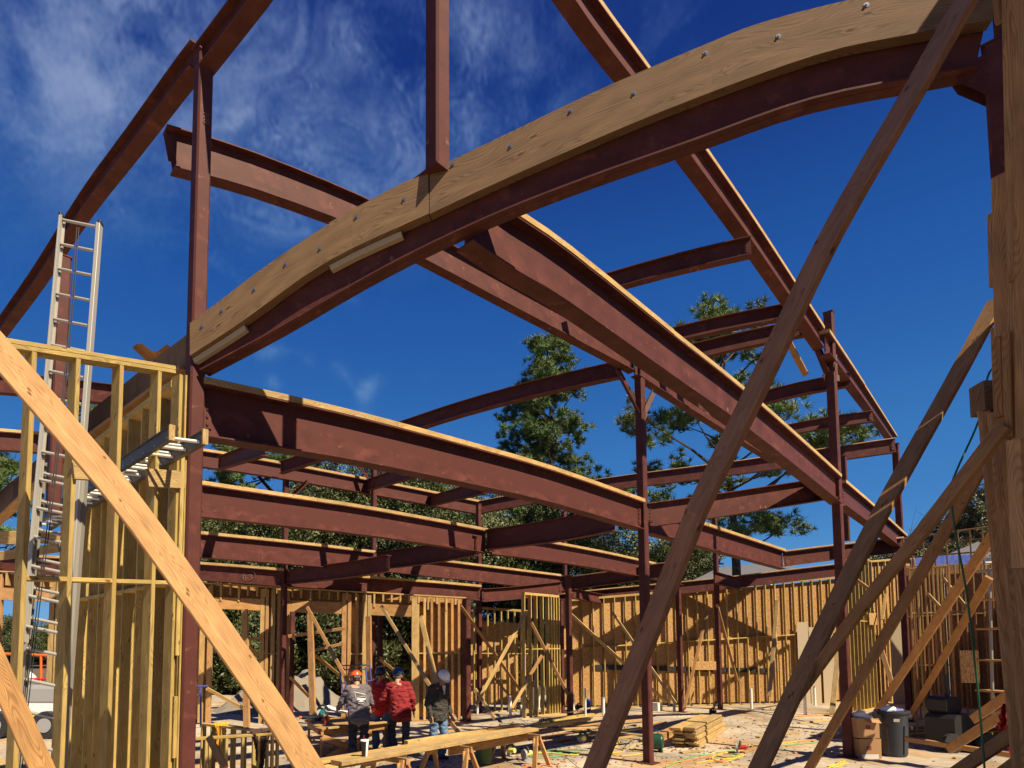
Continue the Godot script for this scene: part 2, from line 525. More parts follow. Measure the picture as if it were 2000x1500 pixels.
func make_frame():
	# columns ------------------------------------------------
	var t = column("tall maroon tube column at the left end of the curved timber beam", C390, 0.0, hy(C390, 112.0))
	for q in [["10B", 0.075, hy(C390, 240.0)]]:
		text_on(t, q[0], q[1], v3(C390, q[2]) + Vector3(0.062, 0, 0.062) + Vector3(-0.7071, 0, 0.7071) * 0.0 + Vector3(0.7071, 0, 0.7071) * 0.0, Vector3(0.7071, 0, 0.7071), -PI / 2, "chalk_mark")
	t = column("maroon tube post standing on top of the curved timber beam", C850, hy(C850, 332.0) - 0.12, 9.2, 0.17)
	begin()
	var g0 = v3(C850, hy(C850, 345.0))
	flat(g0 + Vector3(-0.10, 0.0, -0.05), g0 + Vector3(-0.24, -0.18, -0.12), g0 + Vector3(-0.09, -0.18, -0.05), g0 + Vector3(-0.09, 0.14, -0.05))
	done("gusset", M.steel, t)
	t = column("dark tube column with bracket at the right end of the curved beam", CR, 0.0, hy(CR, 92.0))
	var br = v3(CR, hy(CR, 150.0))
	begin()
	for s in [-0.05, 0.05]:
		var o = Vector3(-0.47 * s, 0, 0.88 * s)
		flat(br + o + Vector3(-0.06, 0.16, -0.03), br + o + Vector3(-0.26, 0.15, -0.12), br + o + Vector3(-0.20, 0.0, -0.10), br + o + Vector3(-0.06, -0.16, -0.03))
	done("bracket", M.steel, t)
	column("dark upper tube post above the bracket at the right edge", CR + Vector2(0.08, 0.0), hy(CR, 90.0) + 0.012, 7.6, 0.14, false)
	column("slim column with knee braces in the middle of the slab, foot beside the green tank", C1240, 0.0, hy(C1240, 722.0), 0.16)
	column("column beside the cardboard boxes and the trash can, knee braces at its top", C1640, 0.0, hy(C1640, 612.0), 0.17)
	var c560 = xz(lev(567.0, 1402.0, 0.0))
	var c735 = xz(lev(741.0, 1398.0, 0.0))
	var c912 = xz(lev(912.0, 1408.0, 0.0))
	var c1110 = xz(lev(1114.0, 1408.0, 0.0))
	var c1095 = xz(lev(1098.0, 1392.0, 0.0))
	var c1325 = xz(lev(1331.0, 1391.0, 0.0))
	var c1400 = xz(lev(1407.0, 1386.0, 0.0))
	var c1770 = xz(dep(1775.0, 1370.0, 18.6))
	column("column between the first two openings of the sheathed wall", c560, 0.0, hy(c560, 1112.0))
	column("column behind the workers, between the second and third openings", c735, 0.0, hy(c735, 1080.0))
	column("dark column at the right end of the sheathed wall", c912, 0.0, hy(c912, 1170.0), 0.2)
	column("column just right of the stud closet, foot at the treated lumber stack", c1110, 0.0, hy(c1110, 1126.0))
	column("short column in shade behind the stud closet", c1095, 0.0, hy(c1095, 1172.0))
	column("slim far column half hidden by the large leaning brace", c1325, 0.0, hy(c1325, 1150.0))
	column("far column in front of the long stud wall, behind the lumber pile", c1400, 0.0, hy(c1400, 1006.0))
	column("far right column under the low end of the right roof beam", c1770, 0.0, hy(c1770, 868.0), 0.17)
	var cs = xz(dep(1655.0, 1055.0, 17.4))
	column("short post on the far floor beam under the eave", cs, hy(cs, 1056.0), hy(cs, 892.0), 0.13, false)
	for q in [[553.0, 1085.0, 931.0, 17.9, "far post under the back eave beam, left one of two"], [728.0, 1078.0, 911.0, 19.0, "far post under the back eave beam, right one of two"], [936.0, 1030.0, 985.0, 21.0, "far corner post where the back eave beam ends"], [1105.0, 1122.0, 1000.0, 24.5, "far thin post behind the stud closet under the eave"]]:
		var P = xz(dep(q[0], 1262.0, q[3]))
		column(q[4], P, 0.0, hy(P, q[2]), 0.15, false)
	var cl = xz(dep(112.0, 800.0, 7.9))
	column("maroon column behind the aluminium ladder", cl, hy(cl, 1004.0), hy(cl, 505.0), 0.152, false)

	# floor beams with nailers -------------------------------
	var A3a = C390
	beam("long floor beam with pale nailer from the left column, half in shadow", C390, C1240, [[392, 742], [550, 776], [700, 811], [900, 864], [1070, 913], [1250, 976]], 0.53, 0.22)
	var e3 = Vector2(9.72, -17.45)
	beam("floor beam continuing past the middle column to the far right beam", C1240, e3, [[1262, 986], [1375, 1023], [1527, 1073]], 0.5)
	var a4 = Vector2(-3.92, -10.7)
	var b4 = Vector2(1.25, -15.6)
	beam("second floor beam below the long one, pale nailer on top", a4, b4, [[385, 940], [560, 966], [728, 992], [948, 1033]], 0.55)
	var e4 = Vector2(8.7, -22.2)
	beam("floor beam from the second beam towards the large leaning brace", b4, e4, [[960, 1040], [1071, 1057], [1200, 1082], [1330, 1112]], 0.5)
	var a5 = Vector2(-5.35, -14.8)
	var b5 = Vector2(-1.82, -18.1)
	beam("third floor beam with six bolts at its right end", a5, b5, [[385, 1038], [560, 1056], [729, 1076]], 0.55)
	var e5 = Vector2(4.6, -22.0)
	beam("floor beam running from the third beam to the stud closet column", b5, e5, [[742, 1078], [900, 1098], [1108, 1124]], 0.5)
	var a6 = Vector2(-12.0, -17.4)
	var b6 = Vector2(-4.27, -17.9)
	var e6 = Vector2(1.5, -19.6)
	t = beam("lowest beam above the sheathed wall with a chalk circle", a6, b6, [[0, 1082], [250, 1092], [404, 1099], [556, 1111]], 0.45)
	text_on(t, "B-3", 0.20, pl(484.0, 1128.0, a6, b6) + Vector3(0, 0, 0.03), Vector3(0, 0, 1), 0.1, "chalk_mark")
	begin()
	var cc = pl(486.0, 1126.0, a6, b6) + Vector3(0, 0.02, 0.03)
	var cp = []
	for k in 21: cp.append(cc + Vector3(cos(TAU * k / 20) * 0.19, sin(TAU * k / 20) * 0.13 + cos(TAU * k / 20) * 0.03, 0))
	sweep(ring(0.004, 4), cp, Vector3(0, 0, 1), false)
	done("chalk_mark", M.chalk, t)
	beam("lowest beam above the third opening of the sheathed wall", b6, e6, [[562, 1112], [700, 1124], [850, 1135], [938, 1143]], 0.42)
	# the big one out of the timber beam
	var s2 = Vector2(0.13, -5.26)
	t = beam("large floor beam running from the curved timber beam to the right", s2, C1640, [[912, 356], [996, 420], [1098, 490], [1300, 650], [1443, 762], [1580, 881], [1632, 928]], 0.55, 0.22, 0.07, {"clips": false})
	text_on(t, "GULF COAST", 0.075, pl(1372.0, 802.0, s2, C1640) + Vector3(0.7, 0, 0.68) * 0.03, Vector3(0.7, 0, 0.68), -0.06, "chalk_mark")
	var e2 = Vector2(13.2, -17.8)
	beam("floor beam past the box column down to the far right wall", C1640, e2, [[1642, 938], [1706, 992], [1764, 1044]], 0.5)
	# roof beams ---------------------------------------------
	var r1 = Vector2(-3.05, -6.55)
	beam("upper lit roof beam running from the left column over the slab", r1, C1240 + Vector2(0, -0.1), [[322, 252], [490, 304], [700, 389], [840, 462], [1000, 552], [1200, 664], [1236, 685]], 0.46, 0.18, 0.0)
	beam("end of the upper roof beam past the middle column", C1240, Vector2(9.3, -17.2), [[1240, 694], [1350, 770], [1510, 876]], 0.42, 0.18, 0.0, {"clips": false})
	beam("right roof beam sloping down across the sky with pale nailer", s2, C1640, [[1030, -190], [1150, -5], [1265, 150], [1352, 272], [1450, 412], [1525, 525], [1600, 640]], 0.42, 0.2)
	beam("low end of the right roof beam over the far right column", C1640, Vector2(13.15, -18.4), [[1608, 645], [1680, 750], [1746, 850]], 0.42, 0.2)
	beam("dark roof beam crossing the upper left sky behind the ladder", C390, Vector2(-7.3, -10.6), [[388, 86], [352, 132], [260, 258], [168, 382], [75, 527], [0, 633], [-60, 722]], 0.29, 0.17, 0.0, {"clips": false})
	beam("dark roof beam rising from the left column out of the top edge", C390, Vector2(-1.3, -5.3), [[388, 106], [440, 38], [500, -42], [560, -125]], 0.29, 0.17, 0.0, {"clips": false})
	var a7 = Vector2(-6.05, -16.6)
	var b7 = Vector2(1.45, -21.5)
	beam("back eave beam with four dark purlins bracketed to it", a7, b7, [[-10, 838], [200, 856], [404, 879], [560, 905], [713, 934], [935, 978]], 0.42, 0.18)
	beam("lit roof beam at the left edge behind the ladder", Vector2(-9.6, -13.8), Vector2(-6.4, -14.5), [[-20, 728], [120, 741], [250, 757]], 0.46, 0.2, 0.0)
	# purlins across, in shade
	var grp = {"group": "dark purlins crossing between the roof beams"}
	var P0 = Vector2(0, 0)
	var pur = [
		["dark purlin from the back eave beam up to the middle column", xz(dep(548, 900, 17.3)), C1240, [[548, 903], [640, 872], [771, 829], [900, 786], [1050, 744], [1212, 706]], 0.34],
		["dark purlin at the left end of the back eave beam", xz(dep(428, 890, 16.4)), xz(dep(520, 860, 12.6)), [[428, 893], [520, 858]], 0.34],
		["dark purlin right of the back eave post", xz(dep(716, 930, 19.2)), xz(dep(830, 900, 14.8)), [[716, 938], [830, 900]], 0.34],
		["dark purlin third along the back eave beam", xz(dep(838, 960, 20.5)), xz(dep(950, 930, 16.0)), [[838, 970], [950, 938]], 0.34],
		["long dark eave purlin with weathered board on top", b7, Vector2(13.1, -18.5), [[936, 979], [1156, 938], [1450, 899], [1746, 856]], 0.42],
		["highest dark purlin left of the right roof beam", xz(dep(1150, 560, 10.4)), xz(dep(1468, 480, 9.4)), [[1150, 548], [1300, 505], [1466, 465]], 0.30],
		["upper of the two close dark purlins behind the large brace", xz(dep(1290, 660, 12.4)), xz(dep(1560, 600, 11.6)), [[1290, 648], [1420, 617], [1550, 592]], 0.30],
		["lower of the two close dark purlins behind the large brace", xz(dep(1320, 690, 13.0)), xz(dep(1590, 640, 12.2)), [[1320, 681], [1450, 650], [1575, 624]], 0.34],
		["dark purlin between the brace and the box column", xz(dep(1460, 780, 15.4)), xz(dep(1670, 730, 14.2)), [[1460, 774], [1560, 748], [1660, 729]], 0.32],
		["dark purlin crossing low behind the box column", xz(dep(1500, 850, 17.0)), xz(dep(1710, 805, 16.4)), [[1500, 838], [1600, 818], [1703, 803]], 0.30],
	]
	for q in pur: beam(q[0], q[1], q[2], q[3], q[4], 0.16, 0.02 if "weathered" in q[0] else 0.0, grp)
	# floor beams across, in shade
	grp = {"group": "dark cross beams at floor level"}
	pur = [
		["dark cross beam from the middle column to the box column", C1240, C1640, [[1262, 984], [1420, 962], [1628, 930]], 0.46, 0.0],
		["dark cross beam from the second floor beam to the long beam", b4, Vector2(3.6, -12.6), [[952, 1035], [1080, 1016], [1200, 990]], 0.5, 0.0],
		["dark cross beam from the third floor beam to the second", b5, Vector2(0.9, -15.4), [[736, 1079], [830, 1066], [930, 1046]], 0.5, 0.0],
		["dark cross beam from the lowest beam to the third", b6, Vector2(-2.3, -16.4), [[560, 1113], [680, 1098], [760, 1084]], 0.42, 0.0],
		["far dark cross beam over the stud closet with pale nailer", e5, Vector2(7.0, -20.0), [[1112, 1126], [1180, 1117], [1300, 1098]], 0.42, 0.038],
		["far dark eave beam over the long stud wall", Vector2(4.3, -23.6), Vector2(14.9, -22.6), [[1090, 1160], [1176, 1150], [1386, 1130], [1640, 1100]], 0.42, 0.038],
		["far dark cross beam left of the box column with weathered nailer", e3, Vector2(13.1, -17.9), [[1528, 1076], [1634, 1063], [1760, 1049]], 0.40, 0.038],
		["dark cross beam hanging left behind the stud closet", e6, Vector2(4.2, -21.2), [[940, 1150], [1000, 1146], [1095, 1136]], 0.42, 0.0],
	]
	for q in pur: beam(q[0], q[1], q[2], q[3], q[4], 0.18, q[5], grp)
	beam("short lit stub of beam beside the stud closet column", Vector2(4.6, -21.4), Vector2(5.9, -22.6), [[1118, 1150], [1176, 1161]], 0.34, 0.16, 0.0, {"clips": false})
	beam("short lit stub of beam beside the far column", Vector2(9.9, -21.6), Vector2(11.0, -22.4), [[1396, 1117], [1446, 1131]], 0.40, 0.16, 0.0, {"clips": false})
	# knee braces
	strut("left knee brace at the top of the middle column", pl(1206, 722, C1240, C1640), v3(C1240, hy(C1240, 806.0)), 0.11)
	strut("right knee brace at the top of the middle column", dep(1276, 768, 12.1), v3(C1240, hy(C1240, 806.0)) + Vector3(0.08, 0, 0), 0.10)
	strut("left knee brace at the top of the box column", dep(1577, 632, 12.6), v3(C1640, hy(C1640, 728.0)) + Vector3(-0.08, 0, 0), 0.16)
	strut("right knee brace at the top of the box column", dep(1628, 692, 12.8), v3(C1640, hy(C1640, 732.0)) + Vector3(0.06, 0, 0), 0.14)
	for q in [[505, 930, 533, 962, 17.7, "far knee brace left of the left eave post"], [602, 941, 574, 966, 17.8, "far knee brace right of the left eave post"], [698, 905, 722, 938, 18.8, "far knee brace left of the right eave post"], [754, 916, 734, 941, 18.8, "far knee brace right of the right eave post"]]:
		strut(q[5], dep(q[0], q[1], q[4]), dep(q[2], q[3], q[4]), 0.09)
	make_timber_beam()
func text_on(parent, s, size, at, facing, roll, called, m = null):
	var f = SystemFont.new()
	f.font_names = PackedStringArray(["Droid Sans"])
	var tm = TextMesh.new()
	tm.text = s
	tm.font = f
	tm.font_size = 32
	tm.pixel_size = size / 32.0
	tm.depth = 0.002
	var i = MeshInstance3D.new()
	i.mesh = tm
	i.name = called
	i.material_override = m if m else M.chalk
	parent.add_child(i, true)
	var z = facing.normalized()
	var x = Vector3.UP.cross(z).normalized()
	if x.length() < 0.1: x = Vector3.RIGHT
	var y = z.cross(x)
	var b = Basis(x, y, z) * Basis(Vector3(0, 0, 1), roll)
	i.transform = Transform3D(b, at - base_of(parent))
	return i

func make_timber_beam():
	var A = C390
	var B = CR
	var top = [[388, 644], [450, 598], [520, 545], [640, 464], [760, 398], [846, 356], [888, 334], [1045, 259], [1175, 198], [1350, 124], [1475, 75], [1625, 36], [1800, 0], [1920, -22]]
	var bot = [[388, 706], [490, 640], [650, 528], [846, 436], [1035, 350], [1300, 238], [1580, 137], [1760, 98], [1920, 70]]
	var ste = [[400, 730], [550, 650], [700, 563], [825, 497], [982, 425], [1150, 360], [1350, 290], [1580, 210], [1825, 161], [1900, 148]]
	var t = thing("curved_timber_beam", "thick curved beam with bolted timber face arching across the upper right", "beam", v3(A, 4.7))
	var n = Vector2(-(B.y - A.y), B.x - A.x).normalized()
	if n.y < 0: n = -n
	var n3 = Vector3(n.x, 0, n.y)
	var f = func(arr, shift):
		var r = []
		for q in arr: r.append(pl(q[0], q[1], A, B) + n3 * shift)
		return smooth_path(r, 4)
	var at_x = func(path, x):
		for i in path.size() - 1:
			if (path[i].x - x) * (path[i + 1].x - x) <= 0: return path[i].lerp(path[i + 1], (x - path[i].x) / (path[i + 1].x - path[i].x))
		return path[0] if absf(path[0].x - x) < absf(path[-1].x - x) else path[-1]
	var tp = f.call(top, 0.0)
	var bp = f.call(bot, 0.0)
	var sp = f.call(ste, 0.0)
	# two boards butted at the post, each a slab between the surveyed edges
	var x0 = tp[0].x
	var xm = pl(846, 400, A, B).x
	var x1 = tp[-1].x
	var slab = func(xa, xb, z0, z1, up, dn, steps, called, m):
		begin()
		var len = 0.0
		for i in steps:
			var a = lerpf(xa, xb, float(i) / steps)
			var b = lerpf(xa, xb, float(i + 1) / steps)
			var ta = at_x.call(up, a)
			var tb = at_x.call(up, b)
			var ba = at_x.call(dn, a)
			var bb = at_x.call(dn, b)
			var l2 = len + ta.distance_to(tb)
			var q0 = n3 * z0
			var q1 = n3 * z1
			var hh = ta.distance_to(ba)
			quad(ta + q1, tb + q1, bb + q1, ba + q1, n3, Vector2(0, len) + off, Vector2(0, l2) + off, Vector2(hh, l2) + off, Vector2(hh, len) + off)
			quad(ta + q0, tb + q0, bb + q0, ba + q0, -n3, Vector2(0, len) + off, Vector2(0, l2) + off, Vector2(hh, l2) + off, Vector2(hh, len) + off)
			quad(ta + q0, tb + q0, tb + q1, ta + q1, Vector3.UP, Vector2(0, len) + off, Vector2(0, l2) + off, Vector2(0.09, l2) + off, Vector2(0.09, len) + off)
			quad(ba + q0, bb + q0, bb + q1, ba + q1, Vector3.DOWN, Vector2(0, len) + off, Vector2(0, l2) + off, Vector2(0.09, l2) + off, Vector2(0.09, len) + off)
			len = l2
			if i == 0: quad(ta + q0, ta + q1, ba + q1, ba + q0, Vector3(-1, 0, 0), Vector2(0, 0), Vector2(0.05, 0), Vector2(0.05, hh), Vector2(0, hh))
			if i == steps - 1: quad(tb + q0, tb + q1, bb + q1, bb + q0, Vector3(1, 0, 0), Vector2(0, 0), Vector2(0.05, 0), Vector2(0.05, hh), Vector2(0, hh))
		return done(called, m, t)
	tag(slab.call(x0, xm - 0.004, 0.04, 0.135, tp, bp, 24, "timber_face", M.timber[0]), "shorter lighter timber face left of the post")
	slab.call(xm + 0.004, x1, 0.04, 0.125, tp, bp, 44, "timber_face", M.timber[1])
	# steel behind and below
	var mid = []
	for p in bp: mid.append(p + Vector3(0, 0.03, 0))
	slab.call(sp[0].x, x1 - 0.02, -0.02, 0.02, mid, sp, 40, "web", M.steel)
	begin()
	sweep(rect(0.15, 0.02, 0.002, 0.0, 0.012), sp, Vector3.UP)
	done("bottom_flange", M.steel, t)
	begin()
	var tt = []
	for p in tp: tt.append(p + Vector3(0, -0.05, 0) - n3 * 0.06)
	sweep(rect(0.16, 0.02, 0.002, 0.0, 0), tt, Vector3.UP)
	done("top_flange", M.steel, t)
	# thin boards lying on top, left of the post
	for q in [[0.42, 0.985, 0.02, 0.03, 0.14], [0.60, 0.93, 0.045, 0.02, 0.12]]:
		var pp = []
		for k in 9:
			var p = at_x.call(tp, lerpf(x0, xm, lerpf(q[0], q[1], k / 8.0)))
			pp.append(p + Vector3(0, q[2], 0) + n3 * 0.03)
		begin()
		sweep(rect(q[4], q[3], 0.003), pp, Vector3.UP)
		done("packing_board", pick(M.timber), t)
	# pale packing under the timber at the left
	for q in [[392, 490], [652, 790]]:
		var pp = []
		for k in 7:
			var x = pl(lerpf(q[0], q[1], k / 6.0), 600, A, B).x
			pp.append(at_x.call(bp, x) + Vector3(0, -0.035, 0) + n3 * 0.06)
		begin()
		sweep(rect(0.06, 0.055, 0.004), pp, Vector3.UP)
		done("packing_block", M.pale, t)
	# bolts with washers
	for q in [[1680, 41], [1513, 100], [1374, 131], [1238, 207], [1117, 240], [1002, 307], [892, 341], [799, 409], [708, 442], [638, 503], [572, 532], [512, 580], [450, 620], [412, 650]]:
		var p = pl(q[0], q[1], A, B) + n3 * (0.125 if q[0] > 846 else 0.135)
		begin()
		sweep(ring(0.019, 12), [p, p + n3 * 0.003], Vector3.UP)
		sweep(ring(0.010, 6), [p, p + n3 * 0.012], Vector3.UP)
		done("bolt", M.bolt, t)
	# the beam going on behind the left column, over the stud wall
	var A2 = C390
	var B2 = Vector2(-8.7, -12.4)
	var t2 = thing("timber_ledger", "brown bolted timber ledger running back left from the tall column", "beam", v3(A2, 4.9))
	var up = []
	var dn = []
	for q in [[367, 652], [300, 703], [170, 808], [40, 926], [-10, 968]]: up.append(pl(q[0], q[1], A2, B2))
	for q in [[367, 716], [300, 765], [170, 858], [40, 975], [-10, 1022]]: dn.append(pl(q[0], q[1], A2, B2))
	begin()
	for i in up.size() - 1:
		var w = Vector3(0.7, 0, 0.7) * 0.05
		flat(up[i] + w, up[i + 1] + w, dn[i + 1] + w, dn[i] + w)
		flat(up[i] - w, up[i + 1] - w, dn[i + 1] - w, dn[i] - w)
		flat(up[i] - w, up[i + 1] - w, up[i + 1] + w, up[i] + w)
		flat(dn[i] - w, dn[i + 1] - w, dn[i + 1] + w, dn[i] + w)
	flat(up[0] - Vector3(0.7, 0, 0.7) * 0.05, up[0] + Vector3(0.7, 0, 0.7) * 0.05, dn[0] + Vector3(0.7, 0, 0.7) * 0.05, dn[0] - Vector3(0.7, 0, 0.7) * 0.05)
	done("timber_face", M.timber[0], t2)
	for i in up.size() - 1:
		stick("plate", dn[i] + Vector3(0, -0.03, 0), dn[i + 1] + Vector3(0, -0.03, 0), 0.18, 0.04, Vector3.UP, pick(M.fir), t2)
	for k in 6:
		var p = up[0].lerp(up[-2], (k + 0.5) / 6.0) + Vector3(-0.035, -0.12, 0.035) * 1.2
		begin()
		sweep(ring(0.02, 8), [p, p + Vector3(-0.02, 0, 0.02)], Vector3.UP)
		done("bolt", M.bolt, t2)
	# crumpled sheet of roofing felt left on top
	var c = pl(293, 690, A2, B2)
	begin()
	for k in 8:
		var a0 = c + Vector3(-0.16 + 0.05 * k, 0.02 + 0.05 * sin(k * 0.9), 0.1)
		var a1 = c + Vector3(-0.16 + 0.05 * (k + 1), 0.02 + 0.05 * sin((k + 1) * 0.9), 0.1)
		flat(a0, a1, a1 + Vector3(0.03, -0.02, -0.35), a0 + Vector3(0.03, -0.02, -0.35))
	tag(done("felt_scrap", M.card), "curled brown sheet lying on the timber ledger", "sheet")
# ---------------------------------------------------------------- stud walls
# posts: list of t along A..B; tops by height at both ends; ties: heights of blocking
func stud_wall(label, A, B, posts, h0, h1, mats, opts = {}):
	var t = thing("stud_wall", label, "stud wall", v3(A, 0.0), opts.get("group", ""))
	var dir = (B - A).normalized()
	var d3 = Vector3(dir.x, 0, dir.y)
	var nrm = Vector3(-dir.y, 0, dir.x)
	if nrm.z < 0: nrm = -nrm
	var L = A.distance_to(B)
	var sw = opts.get("w", 0.038)
	var sd = opts.get("d", 0.14)
	var base = opts.get("base", 0.0)
	var dbl = opts.get("double", true)
	var y0 = base + 0.038
	if opts.get("plates", true):
		stick("bottom_plate", v3(A, base + 0.019), v3(B, base + 0.019), sd, 0.038, Vector3.UP, pick(mats), t)
		var k = 1 if not dbl else 2
		for i in k:
			stick("top_plate", v3(A, h0 - 0.019 - 0.039 * i), v3(B, h1 - 0.019 - 0.039 * i), sd, 0.038, Vector3.UP, pick(mats), t)
		h0 -= 0.039 * k
		h1 -= 0.039 * k
	var last = null
	for q in posts:
		var P = A + dir * (q * L)
		stick("stud", v3(P, y0), v3(P, lerpf(h0, h1, q)), sw, sd, nrm, pick(mats), t)
	for b in opts.get("ties", []):
		for i in posts.size() - 1:
			var a = A + dir * (posts[i] * L + sw / 2)
			var c = A + dir * (posts[i + 1] * L - sw / 2)
			if a.distance_to(c) < 0.1: continue
			var ya = lerpf(b[0], b[1], posts[i])
			stick("blocking", v3(a, ya), v3(c, lerpf(b[0], b[1], posts[i + 1])), sd * 0.95, 0.038, Vector3.UP, pick(mats), t)
	if opts.has("sheath"):
		var s = opts.sheath          # offset behind, panel width, rows of [low, high as share of height]
		var n = int(ceil(L / s[1]))
		for i in n:
			for r in s[2]:
				var a = A + dir * (i * s[1] + 0.004)
				var b = A + dir * minf((i + 1) * s[1] - 0.004, L)
				var o = -nrm * s[0]
				var ta = lerpf(h0, h1, float(i) / n)
				var tb = lerpf(h0, h1, float(i + 1) / n)
				var ja = rng.randf_range(0, 0.004)
				begin()
				var k = nrm * 0.012
				var p0 = v3(a, base + r[0] * ta) + o + nrm * ja
				var p1 = v3(b, base + r[0] * tb) + o + nrm * ja
				var p2 = v3(b, base + r[1] * tb - 0.006) + o + nrm * ja
				var p3 = v3(a, base + r[1] * ta - 0.006) + o + nrm * ja
				var m = rng.randf() * 3.0
				var uv = [Vector2(m, m), Vector2(m + s[1], m), Vector2(m + s[1], m + 2.4), Vector2(m, m + 2.4)]
				quad(p0, p1, p2, p3, nrm, uv[0], uv[1], uv[2], uv[3])
				quad(p0 - k, p1 - k, p2 - k, p3 - k, -nrm, uv[0], uv[1], uv[2], uv[3])
				flat(p0, p1, p1 - k, p0 - k); flat(p3, p2, p2 - k, p3 - k); flat(p0, p3, p3 - k, p0 - k); flat(p1, p2, p2 - k, p1 - k)
				done("sheathing_panel", pick(M.osb), t)
	return t
func even(n, a = 0.0, b = 1.0):
	var r = []
	for k in n: r.append(lerpf(a, b, float(k) / (n - 1)))
	return r
# a board surveyed by pixels with distances; broad face to the viewer, turned by tilt about its length
func board(called, label, category, pts, w, th, mats, tilt = 0.0, group = "", parent = null):
	var path = []
	for q in pts: path.append(dep(q[0], q[1], q[2]))
	var dir = (path[-1] - path[0]).normalized()
	var m = (path[0] + path[-1]) / 2
	var n = (Vector3(0, EYE, 0) - m)
	n = (n - dir * n.dot(dir)).normalized().rotated(dir, tilt)
	var up = n.cross(dir).normalized()
	if path.size() > 2: path = smooth_path(path, 4)
	begin()
	sweep(rect(th, w, minf(0.005, th * 0.15)), path, up)
	var o = done(called, pick(mats), self if parent == null else parent)
	if parent == null: tag(o, label, category, group)
	return o
func stud_px(A, B, pxs):
	var r = []
	for x in pxs: r.append((xz(pl(float(x), 1262.0, A, B)) - A).dot((B - A).normalized()) / A.distance_to(B))
	return r
func make_walls():
	# near left wall, open studs ------------------------------------------------
	var A = xz(dep(-40.0, 1262.0, 4.75))
	var B = Vector2(-2.585, -5.98)
	var h0 = hy(A, 662.0)
	var h1 = hy(B, 718.0)
	var t = stud_wall("open yellow stud wall in the left foreground with its tall corner", A, B, stud_px(A, B, [34, 123, 211, 288, 331, 343, 351, 359]), h0, h1, M.treated, {"ties": [[hy(A, 1127.0), hy(B, 1139.0)]]})
	for q in [[338, 860, 1280], [338, 1360, 1480], [346, 900, 1500]]:
		var P = xz(pl(q[0], 1262.0, A, B)) + Vector2(0.06, 0.06)
		stick("filler", v3(P, hy(P, q[2])), v3(P, hy(P, q[1])), 0.038, 0.05, Vector3(0.7, 0, 0.7), pick(M.treated), t)
	for q in [[136, 924, 192, 928, 0.14], [280, 937, 367, 942, 0.17]]:
		var a = pl(q[0], q[1], A, B) + Vector3(0.7, 0, 0.7) * 0.09
		var b = pl(q[2], q[3], A, B) + Vector3(0.7, 0, 0.7) * 0.09
		stick("header_board", a, b, 0.038, q[4], Vector3.UP, M.pine[1], t)
	# wall running back from the corner under the timber ledger ------------------
	var A2 = Vector2(-2.62, -6.22)
	var B2 = Vector2(-8.6, -12.4)
	stud_wall("stud wall running back from the left corner under the timber ledger", A2, B2, stud_px(A2, B2, [338, 305, 275, 248, 222, 200, 181, 158, 137, 120]), hy(A2, 745.0), hy(B2, 1000.0), M.treated, {"ties": [[hy(A2, 1140.0), hy(B2, 1200.0)]], "d": 0.14})
	for k in 3:
		var q = [[0, 1050, 58, 1050, 9.4, 0.2, "plank on edge at the left edge behind the first stud, upper one"], [0, 1086, 115, 1070, 9.0, 0.13, "plank on edge behind the ladder, lower one"], [70, 1048, 118, 1052, 9.6, 0.2, "short plank end showing between ladder rails"]][k]
		board("plank", q[6], "plank", [[q[0], q[1], q[4]], [q[2], q[3], q[4]]], q[5], 0.038, M.pine)
	make_sheathed_wall()
	# far stud walls -------------------------------------------------------------
	var a = xz(lev(926.0, 1392.0, 0.0))
	var b = xz(lev(1032.0, 1388.0, 0.0))
	stud_wall("far low stud wall left of the tall stud closet, sheathed behind", a, b, even(9), hy(a, 1184.0), hy(b, 1192.0), M.treated, {"ties": [[hy(a, 1276.0), hy(b, 1277.0)]], "d": 0.1, "sheath": [0.75, 1.22, [[0.06, 0.9]]]})
	a = xz(lev(1024.0, 1402.0, 0.0))
	b = xz(lev(1092.0, 1394.0, 0.0))
	stud_wall("tall narrow stud closet with a bundled corner in the far wall", a, b, [0.0, 0.18, 0.34, 0.52, 0.68, 0.76, 0.84, 0.92, 1.0], hy(a, 1157.0), hy(b, 1163.0), M.treated, {"ties": [[hy(a, 1268.0), hy(b, 1267.0)]], "d": 0.14})
	a = xz(lev(1096.0, 1384.0, 0.0))
	b = xz(lev(1648.0, 1372.0, 0.0))
	var n = int(a.distance_to(b) / 0.405)
	t = stud_wall("long far stud wall with orange sheathing behind the lumber pile", a, b, even(n), hy(a, 1172.0), hy(b, 1126.0), M.treated, {"ties": [[hy(a, 1268.0), hy(b, 1234.0)]], "d": 0.1, "sheath": [0.09, 1.22, [[0.02, 0.534], [0.531, 1.0]]]})
	for q in [[1158, 1166, 1262, 1270, 0.5, 0.3], [1348, 1300, 1398, 1300, 0.5, 0.26], [1556, 1240, 1610, 1236, 0.5, 0.5]]:
		var p0 = pl(q[0], q[1] if q[1] > 1200 else 1266, a, b) + Vector3(0, 0, 0.075)
		var p1 = pl(q[2], q[1] if q[1] > 1200 else 1264, a, b) + Vector3(0, 0, 0.075)
		if q[0] == 1158: continue
		stick("backing_board", p0, p1, 0.02, 0.32, Vector3.UP, M.osb[2], t)
	begin()
	var s0 = pl(1160, 1303, a, b) + Vector3(0, 0, -0.045)
	var s1 = pl(1512, 1310, a, b) + Vector3(0, 0, -0.045)
	sweep(rect(0.03, 0.17, 0.0), [s0, s1], Vector3.UP)
	done("dark_membrane_strip", M.black, t)
